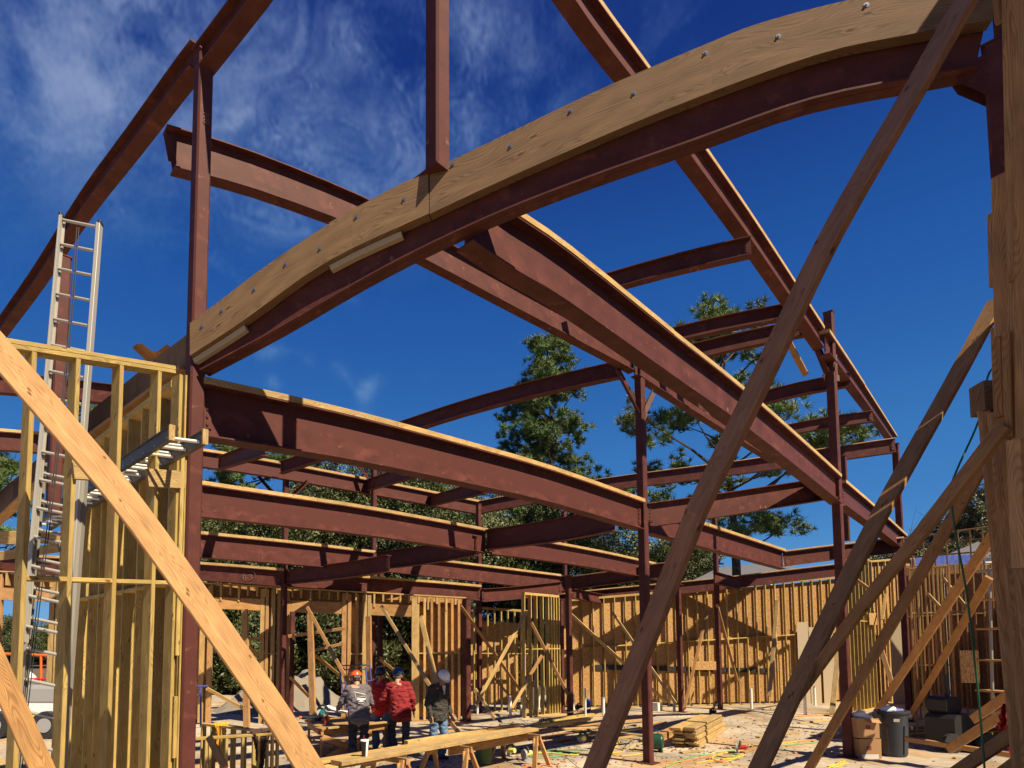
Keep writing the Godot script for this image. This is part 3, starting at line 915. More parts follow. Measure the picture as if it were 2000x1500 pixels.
	# pale drywall sheets leaning on it at the right
	for q in [[1568, 1215, 0.42, "left sheet of pale board in the far wall bay"], [1590, 1225, 0.40, "middle sheet of pale board in the far wall bay"], [1616, 1222, 0.45, "right sheet of pale board in the far wall bay"]]:
		var p = pl(q[0], 1365.0, a, b) + Vector3(0, 0, 0.16)
		begin()
		box(Vector3(p.x, hy(xz(p), q[1]) / 2, p.z), q[2], hy(xz(p), q[1]), 0.014)
		tag(done("drywall_sheet", M.pale), q[3], "board", "pale sheets in the far wall bay")
	# right far corner
	a = xz(dep(1654.0, 1390.0, 20.6))
	b = xz(dep(1712.0, 1390.0, 22.6))
	stud_wall("lit stud corner right of the box column in the far right", a, b, even(9), hy(a, 1066.0), hy(b, 1095.0), M.treated, {"ties": [[hy(a, 1210.0), hy(b, 1215.0)]], "d": 0.14})
	stick("panel", dep(1697, 1209, 22.0), dep(1712, 1209, 22.4), 0.03, 0.42, Vector3.UP, M.osb[2], get_node("stud_wall_006") if has_node("stud_wall_006") else get_child(-1))
	a = xz(dep(1713.0, 1388.0, 24.5))
	b = xz(dep(1800.0, 1388.0, 25.2))
	stud_wall("shaded sheathed wall between the far right stud corner and doorway", a, b, [0.0, 0.16, 0.32, 0.48, 0.64, 0.8, 1.0], hy(a, 1095.0), hy(b, 1088.0), M.treated, {"d": 0.1, "sheath": [0.09, 1.22, [[0.0, 0.554], [0.551, 1.0]]]})
	begin()
	var dp = dep(1752.0, 1275.0, 24.2)
	box(Vector3(dp.x, hy(xz(dp), 1198.0) / 2, dp.z), 0.42, hy(xz(dp), 1198.0), 0.014, -0.2)
	tag(done("drywall_sheet", M.pale), "single pale sheet standing beside the dark doorway at right", "board", "pale sheets in the far wall bay")
	a = xz(dep(1776.0, 1388.0, 19.2))
	b = xz(dep(1965.0, 1388.0, 17.8))
	stud_wall("tall open stud wall at the far right under leafy trees", a, b, even(9), hy(a, 1052.0), hy(b, 1026.0), M.fir, {"double": false, "ties": [[hy(a, 1067.0), hy(b, 1050.0)], [hy(a, 1090.0), hy(b, 1075.0)], [hy(a, 1200.0), hy(b, 1190.0)]], "d": 0.12})
	a = xz(dep(1778.0, 1388.0, 23.5))
	b = xz(dep(1990.0, 1388.0, 22.0))
	stud_wall("dark sheathed wall deep in the shade at far right", a, b, even(13), hy(a, 1106.0), hy(b, 1098.0), M.fir, {"double": false, "ties": [[hy(a, 1205.0), hy(b, 1195.0)], [hy(a, 1300.0), hy(b, 1296.0)]], "d": 0.12, "sheath": [0.12, 1.22, [[0.0, 0.504], [0.501, 1.0]]]})
	a = xz(dep(1790.0, 1388.0, 15.4))
	b = xz(dep(1868.0, 1388.0, 15.0))
	stud_wall("lit low stud partition in front of the dark right wall", a, b, even(6), hy(a, 1110.0), hy(b, 1104.0), M.treated + M.fir, {"double": false, "ties": [[hy(a, 1198.0), hy(b, 1196.0)]], "d": 0.1})
	# added wall out of view, placed to keep the right bay in shade
	a = xz(dep(2040.0, 1262.0, 24.0))
	b = xz(dep(2060.0, 1262.0, 12.2))
	stud_wall("added sheathed wall out of view that shades the right bay", a, b, even(24), 4.9, 4.9, M.fir, {"d": 0.12, "sheath": [0.1, 1.22, [[0.0, 0.504], [0.501, 1.0]]]})
	# unseen wall added beside the viewer, heights set to shade the right foreground
	stud_wall("added unseen sheathed wall shading the right foreground, far run", Vector2(7.1, -7.4), Vector2(4.62, -4.3), even(10), 5.4, 5.4, M.fir, {"d": 0.12, "sheath": [0.1, 1.22, [[0.0, 0.34], [0.339, 0.68], [0.679, 1.0]]]})
	stud_wall("added unseen sheathed wall shading the right foreground, near run", Vector2(4.6, -4.2), Vector2(4.4, 1.5), even(14), 8.2, 8.2, M.fir, {"d": 0.12, "sheath": [0.1, 1.22, [[0.0, 0.34], [0.339, 0.68], [0.679, 1.0]]]})
	# near right wall --------------------------------------------------------------
	a = xz(dep(1975.0, 700.0, 4.0))
	b = xz(dep(2095.0, 900.0, 3.3))
	t = stud_wall("shaded stud wall along the right edge of the photo, near end", a, b, [0.0, 0.045, 0.09, 0.135, 0.24, 0.34, 0.385, 0.46, 0.56, 0.66, 0.8, 1.0], hy(a, 752.0) + 0.02, hy(a, 752.0) + 0.02, M.fir, {"double": false, "d": 0.16})
	var hp = dep(1908, 780, 4.05)
	stick("header_end", hp, hp + Vector3(0.32, 0.0, 0.05), 0.14, 0.2, Vector3.UP, M.timber[0], t)
	for k in 5:
		board("leaning_stud", ["outermost stud leaning under the header end at the right edge", "second stud leaning under the header end at the right edge", "third stud leaning under the header end at the right edge", "fourth stud leaning under the header end at the right edge", "innermost stud leaning under the header end at the right edge"][k], "stud", [[1922 + 10 * k, 806 + 2 * k, 4.05 - 0.03 * k], [2000 + 11 * k, 1600, 3.95 - 0.03 * k]], 0.05, 0.13, M.fir, 0.15 + 0.1 * (k % 2), "studs leaning at the right edge")
	for q in [[1955, 343, 1962, 655, 3.7, 0.09, "greenish board hanging down the right edge wall"], [1984, 268, 1990, 545, 3.4, 0.085, "board with rounded end at the right edge under the column"], [1946, 640, 1953, 815, 3.75, 0.05, "thin board end below the greenish board at right"], [1966, 650, 1972, 855, 3.6, 0.04, "narrow strip nailed on the right edge wall"], [1944, -20, 1950, 45, 3.8, 0.03, "small stub of wood above the right bracket"], [1972, -60, 1992, 900, 3.6, 0.075, "tall stud right of the dark column at the top right"], [1993, -60, 2003, 900, 3.35, 0.075, "outermost tall stud at the top right corner"], [1934, 420, 1938, 560, 3.95, 0.025, "thin lit strip beside the brace top at right"], [1981, 860, 1992, 1110, 3.2, 0.06, "lit strip of wood low on the right edge wall"]]:
		board("wall_board", q[6], "board", [[q[0], q[1], q[4]], [q[2], q[3], q[4]]], q[5], 0.038, M.fir if "lit" not in q[6] else M.fir, 0.3, "boards on the right edge wall")

func make_sheathed_wall():
	var A = Vector2(-12.2, -17.3)
	var B = xz(lev(915.0, 1410.0, 0.0)) + Vector2(0, -0.35)
	A = xz(dep(0.0, 1400.0, 17.4))
	var dir = (B - A).normalized()
	var d3 = Vector3(dir.x, 0, dir.y)
	var nrm = Vector3(-dir.y, 0, dir.x)
	if nrm.z < 0: nrm = -nrm
	var t = thing("sheathed_wall", "sunlit orange sheathed wall with three tall openings behind the workers", "wall", v3(A, 0))
	var P = func(x): return xz(pl(float(x), 1262.0, A, B))
	var up = func(x): return 1119.0 + (1170.0 - 1119.0) * x / 905.0   # top of the joist band
	var mid = func(x): return 1148.0 + (1187.0 - 1148.0) * x / 905.0
	var hd = func(x): return 1172.0 + (1209.0 - 1172.0) * x / 905.0
	# vertical studs: x, width px, from top line to ground
	for q in [[-4, 8], [100, 9], [112, 8], [240, 8], [300, 8], [395, 9], [410, 9], [512, 8], [521, 6], [533, 8], [545, 8], [553, 7], [562, 6], [672, 9], [682, 7], [697, 6], [712, 9], [721, 7], [807, 7], [814, 9], [829, 5], [843, 5], [857, 5], [871, 5], [883, 5], [896, 5], [906, 7]]:
		var p = P.call(q[0])
		stick("stud", v3(p, 0.04), v3(p, hy(p, up.call(q[0]) + 3.0)), q[1] * 18.0 / F, 0.14, nrm, pick(M.pine + M.fir), t)
	# headers over the openings, each of two planks
	for q in [[-20, 96], [114, 236], [402, 509], [565, 667], [724, 804]]:
		var a = P.call(q[0])
		var b = P.call(q[1])
		stick("header", v3(a, hy(a, (mid.call(q[0]) + hd.call(q[0])) / 2)), v3(b, hy(b, (mid.call(q[1]) + hd.call(q[1])) / 2)), 0.12, hy(a, mid.call(q[0])) - hy(a, hd.call(q[0])), Vector3.UP, pick(M.fir), t)
	# joist band: backing board and short joist ends
	for k in 10:
		var x0 = -20 + k * 93.0
		var x1 = minf(x0 + 92.4, 908)
		var a = v3(P.call(x0), hy(P.call(x0), (up.call(x0) + mid.call(x0)) / 2)) - nrm * 0.22
		var b = v3(P.call(x1), hy(P.call(x1), (up.call(x1) + mid.call(x1)) / 2)) - nrm * 0.22
		stick("rim_board", a, b, 0.025, 0.42, Vector3.UP, pick(M.osb), t)
	var x = -8.0
	while x < 905:
		var p = P.call(x)
		var lo = hy(p, mid.call(x) + (7.0 if int(x) % 5 == 0 else -5.0))
		stick("joist_end", v3(p, lo), v3(p, hy(p, up.call(x))), 0.055, 0.18, nrm, pick(M.pine), t)
		x += 17.6 + rng.randf_range(-1.0, 1.0)
	# top and bottom plates
	var pa = P.call(-20)
	var pb = P.call(910)
	stick("top_plate", v3(pa, hy(pa, up.call(-20) - 2)), v3(pb, hy(pb, up.call(910) - 2)), 0.2, 0.04, Vector3.UP, M.pine[0], t)
	for q in [[395, 415], [508, 566], [668, 726], [804, 910]]:
		stick("bottom_plate", v3(P.call(q[0]), 0.019), v3(P.call(q[1]), 0.019), 0.16, 0.038, Vector3.UP, pick(M.fir), t)
	# sheathing between studs
	for q in [[510, 565], [668, 724], [804, 858], [858, 910], [236, 330], [330, 404]]:
		for r in [[0.12, 2.3], [2.31, hy(P.call(q[0]), mid.call(q[0]))]]:
			var a = v3(P.call(q[0] + 0.3), 0) - nrm * 0.085
			var b = v3(P.call(q[1] - 0.3), 0) - nrm * 0.085
			begin()
			sweep(rect(0.012, r[1] - r[0], 0.0, 0, (r[0] + r[1]) / 2), [a, b], Vector3.UP)
			done("sheathing_panel", pick(M.osb), t)
	# blocking rows
	for q in [[813, 906, 1276], [683, 710, 1277], [683, 710, 1300], [514, 552, 1276]]:
		stick("blocking", v3(P.call(q[0]), hy(P.call(q[0]), q[2])), v3(P.call(q[1]), hy(P.call(q[1]), q[2])), 0.13, 0.038, Vector3.UP, pick(M.pine), t)
	# temporary posts and rails standing in the openings
	for q in [[478, 1190, 482, 1420, 0.17, "temporary post in the first opening"], [606, 1196, 611, 1396, 0.17, "temporary post in the second opening"], [720, 1204, 722, 1392, 0.14, "temporary post at the edge of the third opening"]]:
		board("temporary_post", q[5], "post", [[q[0], q[1], 17.2], [q[2], q[3], 17.2]], q[4], 0.09, M.fir, 0.5)
	for q in [[485, 1249, 508, 1246, 17.5, "block across the first opening"], [563, 1243, 675, 1227, 17.6, "upper rail across the second opening"], [606, 1272, 670, 1257, 17.6, "lower rail across the second opening"]]:
		board("rail", q[5], "rail", [[q[0], q[1], q[4]], [q[2], q[3], q[4]]], 0.085, 0.038, M.fir, 0.2)
	var br = "diagonal braces propping the far walls"
	for q in [[600, 1186, 17.2, 690, 1350, 14.2, 0.09, "brace from the second opening header down behind the red tank top"], [611, 1276, 17.6, 664, 1319, 18.4, 0.09, "short brace right of the post in the second opening"], [566, 1322, 18.0, 604, 1361, 18.8, 0.09, "low brace left of the post in the second opening"], [745, 1184, 17.6, 843, 1345, 15.0, 0.09, "brace from the third opening header down to the man in white helmet"], [742, 1288, 18.6, 802, 1334, 19.3, 0.09, "double brace deep in the third opening, upper board"], [744, 1302, 18.8, 768, 1332, 19.5, 0.07, "double brace deep in the third opening, lower board"], [486, 1262, 17.9, 508, 1284, 18.4, 0.09, "short brace right of the post in the first opening"], [404, 1345, 16.4, 476, 1384, 17.4, 0.09, "low brace crossing the first opening"], [822, 1204, 17.5, 853, 1338, 16.4, 0.14, "pale plank leaning on the sheathed wall above the white helmet"], [868, 1395, 15.8, 895, 1430, 14.3, 0.1, "foot of a brace nailed to the slab right of the standing man"],
		[900, 1184, 17.8, 1039, 1380, 20.4, 0.09, "long thin brace falling right from the sheathed wall corner"], [1029, 1194, 19.0, 930, 1376, 17.9, 0.10, "brown brace crossing the far low wall to the left"], [1033, 1207, 18.9, 1109, 1356, 17.8, 0.09, "brace falling right across the stud closet"], [1035, 1322, 18.4, 1000, 1383, 18.0, 0.09, "short lit brace left of the stud closet foot"], [966, 1325, 20.6, 1016, 1384, 19.8, 0.07, "thin low brace behind the white pipes"], [928, 1346, 18.0, 966, 1404, 16.8, 0.09, "brace foot beside the dark wall column"],
		[1115, 1200, 19.6, 1302, 1372, 19.6, 0.10, "long brace crossing behind the large brown brace"], [1196, 1196, 21.5, 1320, 1374, 19.2, 0.09, "thin pale brace falling right of the large brown brace"], [1382, 1192, 21.8, 1336, 1385, 20.6, 0.10, "lit upright board leaning on the long wall left of the far column"], [1400, 1180, 21.9, 1440, 1330, 22.4, 0.09, "thin brace falling right from the far column"], [1518, 1172, 21.6, 1503, 1360, 20.2, 0.12, "lit leaning board in the middle of the long far wall"], [1646, 1195, 20.0, 1625, 1395, 17.6, 0.14, "pale leaning board just left of the box column"], [1717, 1255, 21.0, 1742, 1335, 19.8, 0.14, "pale board leaning in front of the doorway sheet"], [1730, 1160, 22.5, 1723, 1210, 22.0, 0.10, "short lit board high beside the far right corner"], [1675, 1134, 19.8, 1700, 1152, 19.6, 0.10, "short brace head at the far right stud corner"], [1842, 1130, 16.2, 1890, 1190, 15.6, 0.08, "thin brace in the shaded right wall, upper one"], [1812, 1160, 15.2, 1842, 1192, 14.9, 0.07, "thin brace in the shaded right wall, lower one"], [1072, 1258, 19.4, 1036, 1318, 19.0, 0.1, "lit brace passing behind the closet studs"]]:
		board("diagonal_brace", q[7], "brace", [[q[0], q[1], q[2]], [q[3], q[4], q[5]]], q[6], 0.038, M.pine if rng.randf() < 0.6 else M.fir, 0.35, br)

func make_braces():
	board("large_brace", "broad orange plank brace falling from the left edge across the foreground", "brace", [[-80, 600, 4.3], [0, 689, 4.4], [120, 828, 4.5], [245, 978, 4.6], [400, 1192, 4.75], [540, 1395, 4.9], [605, 1500, 5.0], [760, 1745, 5.25]], 0.215, 0.04, [M.fir[0]], -0.35, "big foreground braces")
	board("large_brace", "orange brace cutting off the bottom left corner", "brace", [[-40, 1228, 4.3], [0, 1318, 4.35], [80, 1497, 4.5], [170, 1700, 4.7]], 0.15, 0.04, [M.fir[1]], -0.2, "big foreground braces")
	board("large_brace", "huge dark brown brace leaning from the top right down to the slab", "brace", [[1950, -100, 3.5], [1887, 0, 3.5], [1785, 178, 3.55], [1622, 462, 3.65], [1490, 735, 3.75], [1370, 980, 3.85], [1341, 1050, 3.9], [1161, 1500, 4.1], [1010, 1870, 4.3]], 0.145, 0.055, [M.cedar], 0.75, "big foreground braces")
	board("large_brace", "long brown brace from the right wall to the bottom edge, second from the right", "brace", [[1948, 585, 5.3], [1865, 740, 5.2], [1710, 1021, 5.0], [1575, 1300, 4.8], [1482, 1500, 4.7], [1330, 1815, 4.65]], 0.15, 0.04, [M.fir[3]], 0.75, "big foreground braces")
	board("large_brace", "thinner brace from the right wall header meeting the long brace low", "brace", [[1960, 832, 3.6], [1800, 1040, 4.0], [1680, 1190, 4.4], [1552, 1366, 4.95]], 0.09, 0.04, [M.fir[3]], 0.75, "big foreground braces")
	board("large_brace", "slim brace with a spliced foot standing left of the boxes", "brace", [[1926, 897, 7.0], [1574, 1512, 10.4]], 0.16, 0.04, [M.fir[3]], 0.75, "big foreground braces")
	board("large_brace", "bright orange brace ending behind the trash can", "brace", [[1945, 1036, 8.6], [1712, 1392, 13.6]], 0.15, 0.04, [M.fir[2]], 0.6, "big foreground braces")
	board("large_brace", "shaded brace right of the trash can in the dark bay", "brace", [[1932, 1128, 10.2], [1776, 1402, 14.6]], 0.12, 0.04, [M.fir[3]], 0.3, "big foreground braces")
	board("large_brace", "low brace rising to the right edge above the red cloth", "brace", [[2010, 1330, 8.4], [1900, 1405, 10.6]], 0.14, 0.04, [M.fir[3]], 0.3, "big foreground braces")
	board("large_brace", "low orange brace the red cloth hangs on", "brace", [[2010, 1362, 8.2], [1852, 1464, 10.4]], 0.14, 0.04, [M.fir[1]], 0.3, "big foreground braces")
	board("large_brace", "lowest brown brace in the bottom right corner", "brace", [[2040, 1392, 6.0], [1880, 1500, 6.9], [1780, 1566, 7.6]], 0.15, 0.04, [M.fir[1]], 0.7, "big foreground braces")
	board("large_brace", "dark brace tip at the very bottom right corner", "brace", [[2020, 1468, 5.4], [1940, 1525, 6.0]], 0.14, 0.04, [M.fir[1]], 0.7, "big foreground braces")
	board("plank", "loose pale plank hanging under the right roof beam", "plank", [[1540, 668, 13.0], [1574, 733, 13.4]], 0.12, 0.038, M.fir, 0.3)

# ---------------------------------------------------------------- ladders
func make_ladders():
	# leaning aluminium extension ladder, two sections
	var t = thing("extension_ladder", "tall aluminium extension ladder leaning behind the left stud wall", "ladder", dep(40, 1690, 6.0) * Vector3(1, 0, 1))
	var lf = [dep(14, 1680, 6.02), dep(124, 432, 6.75)]
	var rt = [dep(62, 1690, 6.02), dep(204, 448, 6.75)]
	rt[0] = lf[0] + (rt[1] - lf[1])
	var ax = (lf[1] - lf[0]).normalized()
	var ac = (rt[0] - lf[0]).normalized()
	var nz = ax.cross(ac).normalized()
	if nz.z < 0: nz = -nz
	var L = lf[0].distance_to(lf[1])
	for s in [[0.0, 0.58, 0.0, 0.0], [0.30, 1.0, 0.065, 0.012]]:
		for e in [lf[0], rt[0]]:
			var inn = ac * (s[3] if e == lf[0] else -s[3])
			var a = e + ax * (L * s[0]) + nz * s[2] + inn
			var b = e + ax * (L * s[1]) + nz * s[2] + inn
			begin()
			sweep(rect(0.020, 0.075, 0.003), [a, b], nz)
			for f in [-0.034, 0.034]:
				var o = nz * f + (ac if e == lf[0] else -ac) * 0.012
				sweep(rect(0.036, 0.006, 0.0), [a + o, b + o], nz)
			done("rail", M.alu if s[2] > 0 else M.aludull, t)
			stick("end_cap", b, b + ax * 0.03, 0.03, 0.08, nz, M.black, t)
		var k = s[0] * L + 0.16
		while k < s[1] * L:
			var a = lf[0] + ax * k + nz * s[2] + ac * 0.01
			tube("rung", [a, a + ac * (lf[0].distance_to(rt[0]) - 0.02)], 0.017, M.alu, t, 8)
			k += 0.305
	var top = lf[1].lerp(rt[1], 0.5) - ax * 0.12 + nz * 0.09
	for s in [-0.012, 0.012]:
		var p = []
		for k in 9: p.append(top - ax * (L * 0.95 * k / 8.0) + ac * (s + 0.03 * sin(k * 0.7) - 0.012 * k) + nz * 0.02)
		tube("rope", smooth_path(p, 3), 0.005, M.black, t, 5)
	# dark fibreglass ladder lying level through the wall
	var y = 4.03
	var a0 = Vector3(-2.27, y, -5.28)
	var b0 = Vector3(-1.99, y - 0.03, -5.30)
	var dirv = (Vector3(-6.4, y + 0.05, -9.75) - a0).normalized()
	t = thing("stored_ladder", "dark ladder stored flat through the left stud wall, white rungs", "ladder", a0)
	for e in [a0, b0]:
		begin()
		sweep(rect(0.012, 0.125, 0.002), [e, e + dirv * 5.9], Vector3.UP)
		sweep(rect(0.04, 0.008, 0.0, 0.0, 0.06), [e, e + dirv * 5.9], Vector3.UP)
		sweep(rect(0.04, 0.008, 0.0, 0.0, -0.06), [e, e + dirv * 5.9], Vector3.UP)
		done("rail", M.fibre, t)
		stick("end_cap", e - dirv * 0.02, e + dirv * 0.006, 0.05, 0.135, Vector3.UP, M.pine[1], t)
	for k in 19:
		var c = a0 + dirv * (0.1 + 0.305 * k) + Vector3(0, -0.02, 0)
		tube("rung", [c, c + (b0 - a0)], 0.016, M.pvc, t, 8)
		if k > 0:
			c += dirv * 0.07 + Vector3(0, 0.05, 0)
			tube("rung", [c, c + (b0 - a0)], 0.013, M.pvc, t, 8)
# ---------------------------------------------------------------- trees
func copies(called, m, mt, xf, cols, parent):
	var mm = MultiMesh.new()
	mm.transform_format = MultiMesh.TRANSFORM_3D
	mm.use_colors = true
	mm.mesh = m
	mm.instance_count = xf.size()
	for k in xf.size():
		mm.set_instance_transform(k, xf[k])
		mm.set_instance_color(k, cols[k])
	var i = MultiMeshInstance3D.new()
	i.multimesh = mm
	i.material_override = mt
	i.name = called
	parent.add_child(i, true)
	return i
var tuft
var leafy
var twig_leafy
func make_foliage():
	var r = RandomNumberGenerator.new()
	r.seed = 77
	# a bunch of long needles round a twig end
	begin()
	for k in 34:
		var d = Vector3(r.randfn(), absf(r.randfn()) * 0.9 + 0.25, r.randfn()).normalized()
		var s = d.cross(Vector3(r.randfn(), r.randfn(), r.randfn())).normalized() * 0.016
		var l = r.randf_range(0.20, 0.34)
		var n = d.cross(s).normalized()
		tri(-s + d * 0.02, s + d * 0.02, d * l + Vector3(0, -0.03, 0), n, Vector2.ZERO, Vector2.ONE, Vector2.UP)
	tuft = mesh_of()
	# a spray of broad leaves
	begin()
	for k in 22:
		var c = Vector3(r.randfn(), r.randfn() * 0.7, r.randfn()) * 0.17
		var d = Vector3(r.randfn(), r.randfn() * 0.5, r.randfn()).normalized()
		var s = d.cross(Vector3(r.randfn() * 0.4, 1, r.randfn() * 0.4)).normalized()
		var l = r.randf_range(0.055, 0.10)
		var n = d.cross(s).normalized()
		quad(c - d * l, c + s * l * 0.42, c + d * l, c - s * l * 0.42, n, Vector2.ZERO, Vector2.RIGHT, Vector2.ONE, Vector2.DOWN)
	leafy = mesh_of()
	M.needle = mat(Vector3.ONE, 0.7)
	M.needle.vertex_color_use_as_albedo = true
	M.needle.backlight_enabled = true
	M.needle.backlight = Color(0.10, 0.14, 0.03)
	M.leaf = mat(Vector3.ONE, 0.55)
	M.leaf.vertex_color_use_as_albedo = true
	M.leaf.backlight_enabled = true
	M.leaf.backlight = Color(0.08, 0.10, 0.02)
func limb(path, r0, r1, n = 7):
	# tapered limb into the open mesh
	var up = Vector3(0.31, 0.2, 0.93).normalized()
	var rings = []
	for i in path.size():
		var t = (path[min(i + 1, path.size() - 1)] - path[max(i - 1, 0)]).normalized()
		var s = t.cross(up).normalized()
		var u = s.cross(t)
		var rr = lerpf(r0, r1, float(i) / (path.size() - 1))
		var a = []
		for k in n + 1:
			var e = s * cos(TAU * k / n) + u * sin(TAU * k / n)
			a.append([path[i] + e * rr, e])
		rings.append(a)
	var len = 0.0
	for i in path.size() - 1:
		var l2 = len + path[i].distance_to(path[i + 1])
		for k in n:
			var a = rings[i][k]
			var b = rings[i][k + 1]
			var c = rings[i + 1][k + 1]
			var d = rings[i + 1][k]
			var v0 = V.size()
			quad(a[0], b[0], c[0], d[0], (a[1] + b[1]).normalized(), Vector2(float(k) / n, len), Vector2(float(k + 1) / n, len), Vector2(float(k + 1) / n, l2), Vector2(float(k) / n, l2))
		len = l2
# tall loblolly pine: bare lower trunk, uneven whorls of limbs carrying needle clumps
func pine(label, base, height, crown_from, reach, seed_, density = 1.0, lean = Vector3.ZERO, shape = 0):
	var r = RandomNumberGenerator.new()
	r.seed = seed_
	var t = thing("pine_tree", label, "pine tree", base, "pine trees behind the site")
	var trunk = []
	var w1 = r.randf() * TAU
	for k in 13:
		var f = k / 12.0
		trunk.append(base + lean * f + Vector3(sin(f * 5 + w1) * 0.25, height * f, cos(f * 4 + w1) * 0.2) * Vector3(1, 1, 1))
	begin()
	limb(trunk, height * 0.0125 + 0.05, 0.04, 9)
	done("trunk", M.bark, t)
	var xf = []
	var cols = []
	begin()
	var n = int((height - crown_from) * 3.4)
	for k in n:
		var f = (k + r.randf()) / n
		var y = lerpf(crown_from, height * 0.99, f)
		var fi = clampf(y / height, 0, 0.999) * 12
		var p = trunk[int(fi)].lerp(trunk[int(fi) + 1], fi - int(fi))
		var az = k * 2.4 + r.randf_range(-0.5, 0.5)
		var prof = pow(sin(clampf(0.16 + f * 0.84, 0, 1) * PI), 0.65) if shape == 0 else pow(1.0 - f, 0.55) * 1.05 + 0.12
		var len = reach * prof * r.randf_range(0.35, 1.1)
		var rise = lerpf(0.05, 0.75, f) + r.randf_range(-0.12, 0.25)
		var path = [p]
		var dir = Vector3(cos(az), rise, sin(az)).normalized()
		for j in 4:
			dir = (dir + Vector3(r.randfn() * 0.12, 0.06 + r.randfn() * 0.10, r.randfn() * 0.12)).normalized()
			path.append(path[-1] + dir * len / 4)
		limb(path, 0.03 + 0.012 * len, 0.012, 5)
		var clumps = int((1.5 + len * 1.3) * density)
		for c in clumps:
			var g = r.randf_range(0.35, 1.0)
			g = 1.0 - (1.0 - g) * r.randf()
			var gi = clampf(g, 0, 0.999) * 4
			var q = path[int(gi)].lerp(path[int(gi) + 1], gi - int(gi))
			var so = Vector3(r.randfn(), r.randfn() * 0.55 + 0.15, r.randfn()) * (0.22 + 0.10 * len)
			limb([q, q + so * 0.6 + Vector3(0, 0.05, 0), q + so], 0.014, 0.006, 3)
			var tone = r.randf_range(0.65, 1.25)
			var warm = r.randf()
			for m in r.randi_range(7, 13):
				var o = q + so + Vector3(r.randfn(), r.randfn() * 0.6, r.randfn()) * 0.27
				var b = Basis.from_euler(Vector3(r.randfn() * 0.6, r.randf() * TAU, r.randfn() * 0.6)).scaled(Vector3.ONE * r.randf_range(1.1, 1.9))
				xf.append(Transform3D(b, o - base))
				var cc = Color(0.095, 0.165, 0.045).lerp(Color(0.21, 0.21, 0.06), warm * warm * 0.6) * tone
				cols.append(cc)
	done("limbs", M.bark, t)
	tag(copies("crown", tuft, M.needle, xf, cols, t), "", "", "", "stuff")
# broad dense oak: crown of leaf sprays gathered in lobes
func oak(label, base, height, radius, low, seed_, sprays = 2200, tint = Color(0.05, 0.07, 0.018), called = "oak_tree", bare = 0.0):
	var r = RandomNumberGenerator.new()
	r.seed = seed_
	var t = thing(called, label, "tree", base, "broad trees behind the site")
	begin()
	var fork = base + Vector3(r.randf_range(-0.5, 0.5), height * 0.35, 0)
	limb([base, base + Vector3(0.1, height * 0.18, 0), fork], 0.05 * height * 0.45, 0.03 * height * 0.4, 8)
	done("trunk", M.bark, t)
	begin()
	var lobes = []
	for k in 15:
		var a = r.randf() * TAU
		var e = r.randf_range(0, 1)
		var rr = radius * sqrt(r.randf_range(0.15, 1.0)) * (0.55 + 0.45 * sin(PI * clampf(e * 0.75 + 0.2, 0, 1)))
		var c = base + Vector3(cos(a) * rr, lerpf(low + 0.6, height - radius * 0.22, e), sin(a) * rr)
		lobes.append([c, radius * r.randf_range(0.26, 0.42)])
		var m = fork.lerp(c, 0.5) + Vector3(r.randfn(), r.randf(), r.randfn()) * 0.5
		limb([fork, m, c], 0.12, 0.03, 5)
		for j in 5:
			var d = Vector3(r.randfn(), r.randfn(), r.randfn()).normalized() * lobes[-1][1]
			limb([m.lerp(c, 0.7), c + d * 0.5, c + d * 0.95], 0.035, 0.008, 4)
			if bare > 0:
				for i in 3:
					var d2 = (d + Vector3(r.randfn(), r.randfn(), r.randfn()) * lobes[-1][1] * 0.6)
					limb([c + d * 0.5, c + d * 0.5 + d2 * 0.5, c + d * 0.5 + d2], 0.016, 0.006, 3)
	done("limbs", M.bark, t)
	var xf = []
	var cols = []
	for k in int(sprays * (1.0 - bare)):
		var l = lobes[r.randi() % lobes.size()]
		var d = Vector3(r.randfn(), r.randfn() * 0.85, r.randfn()).normalized() * l[1] * pow(r.randf(), 0.4)
		var b = Basis.from_euler(Vector3(r.randf() * TAU, r.randf() * TAU, r.randf() * TAU)).scaled(Vector3.ONE * r.randf_range(0.9, 1.7))
		xf.append(Transform3D(b, l[0] + d - base))
		cols.append(tint.lerp(Color(0.12, 0.10, 0.025), r.randf() * r.randf() * 0.7) * r.randf_range(0.6, 1.25))
	tag(copies("crown", leafy, M.leaf, xf, cols, t), "", "", "", "stuff")
func tree_at(px, top, d):
	var b = dep(float(px), 1262.0, float(d))
	b.y = -0.15
	return [b, hy(xz(b), float(top)) + 0.15]
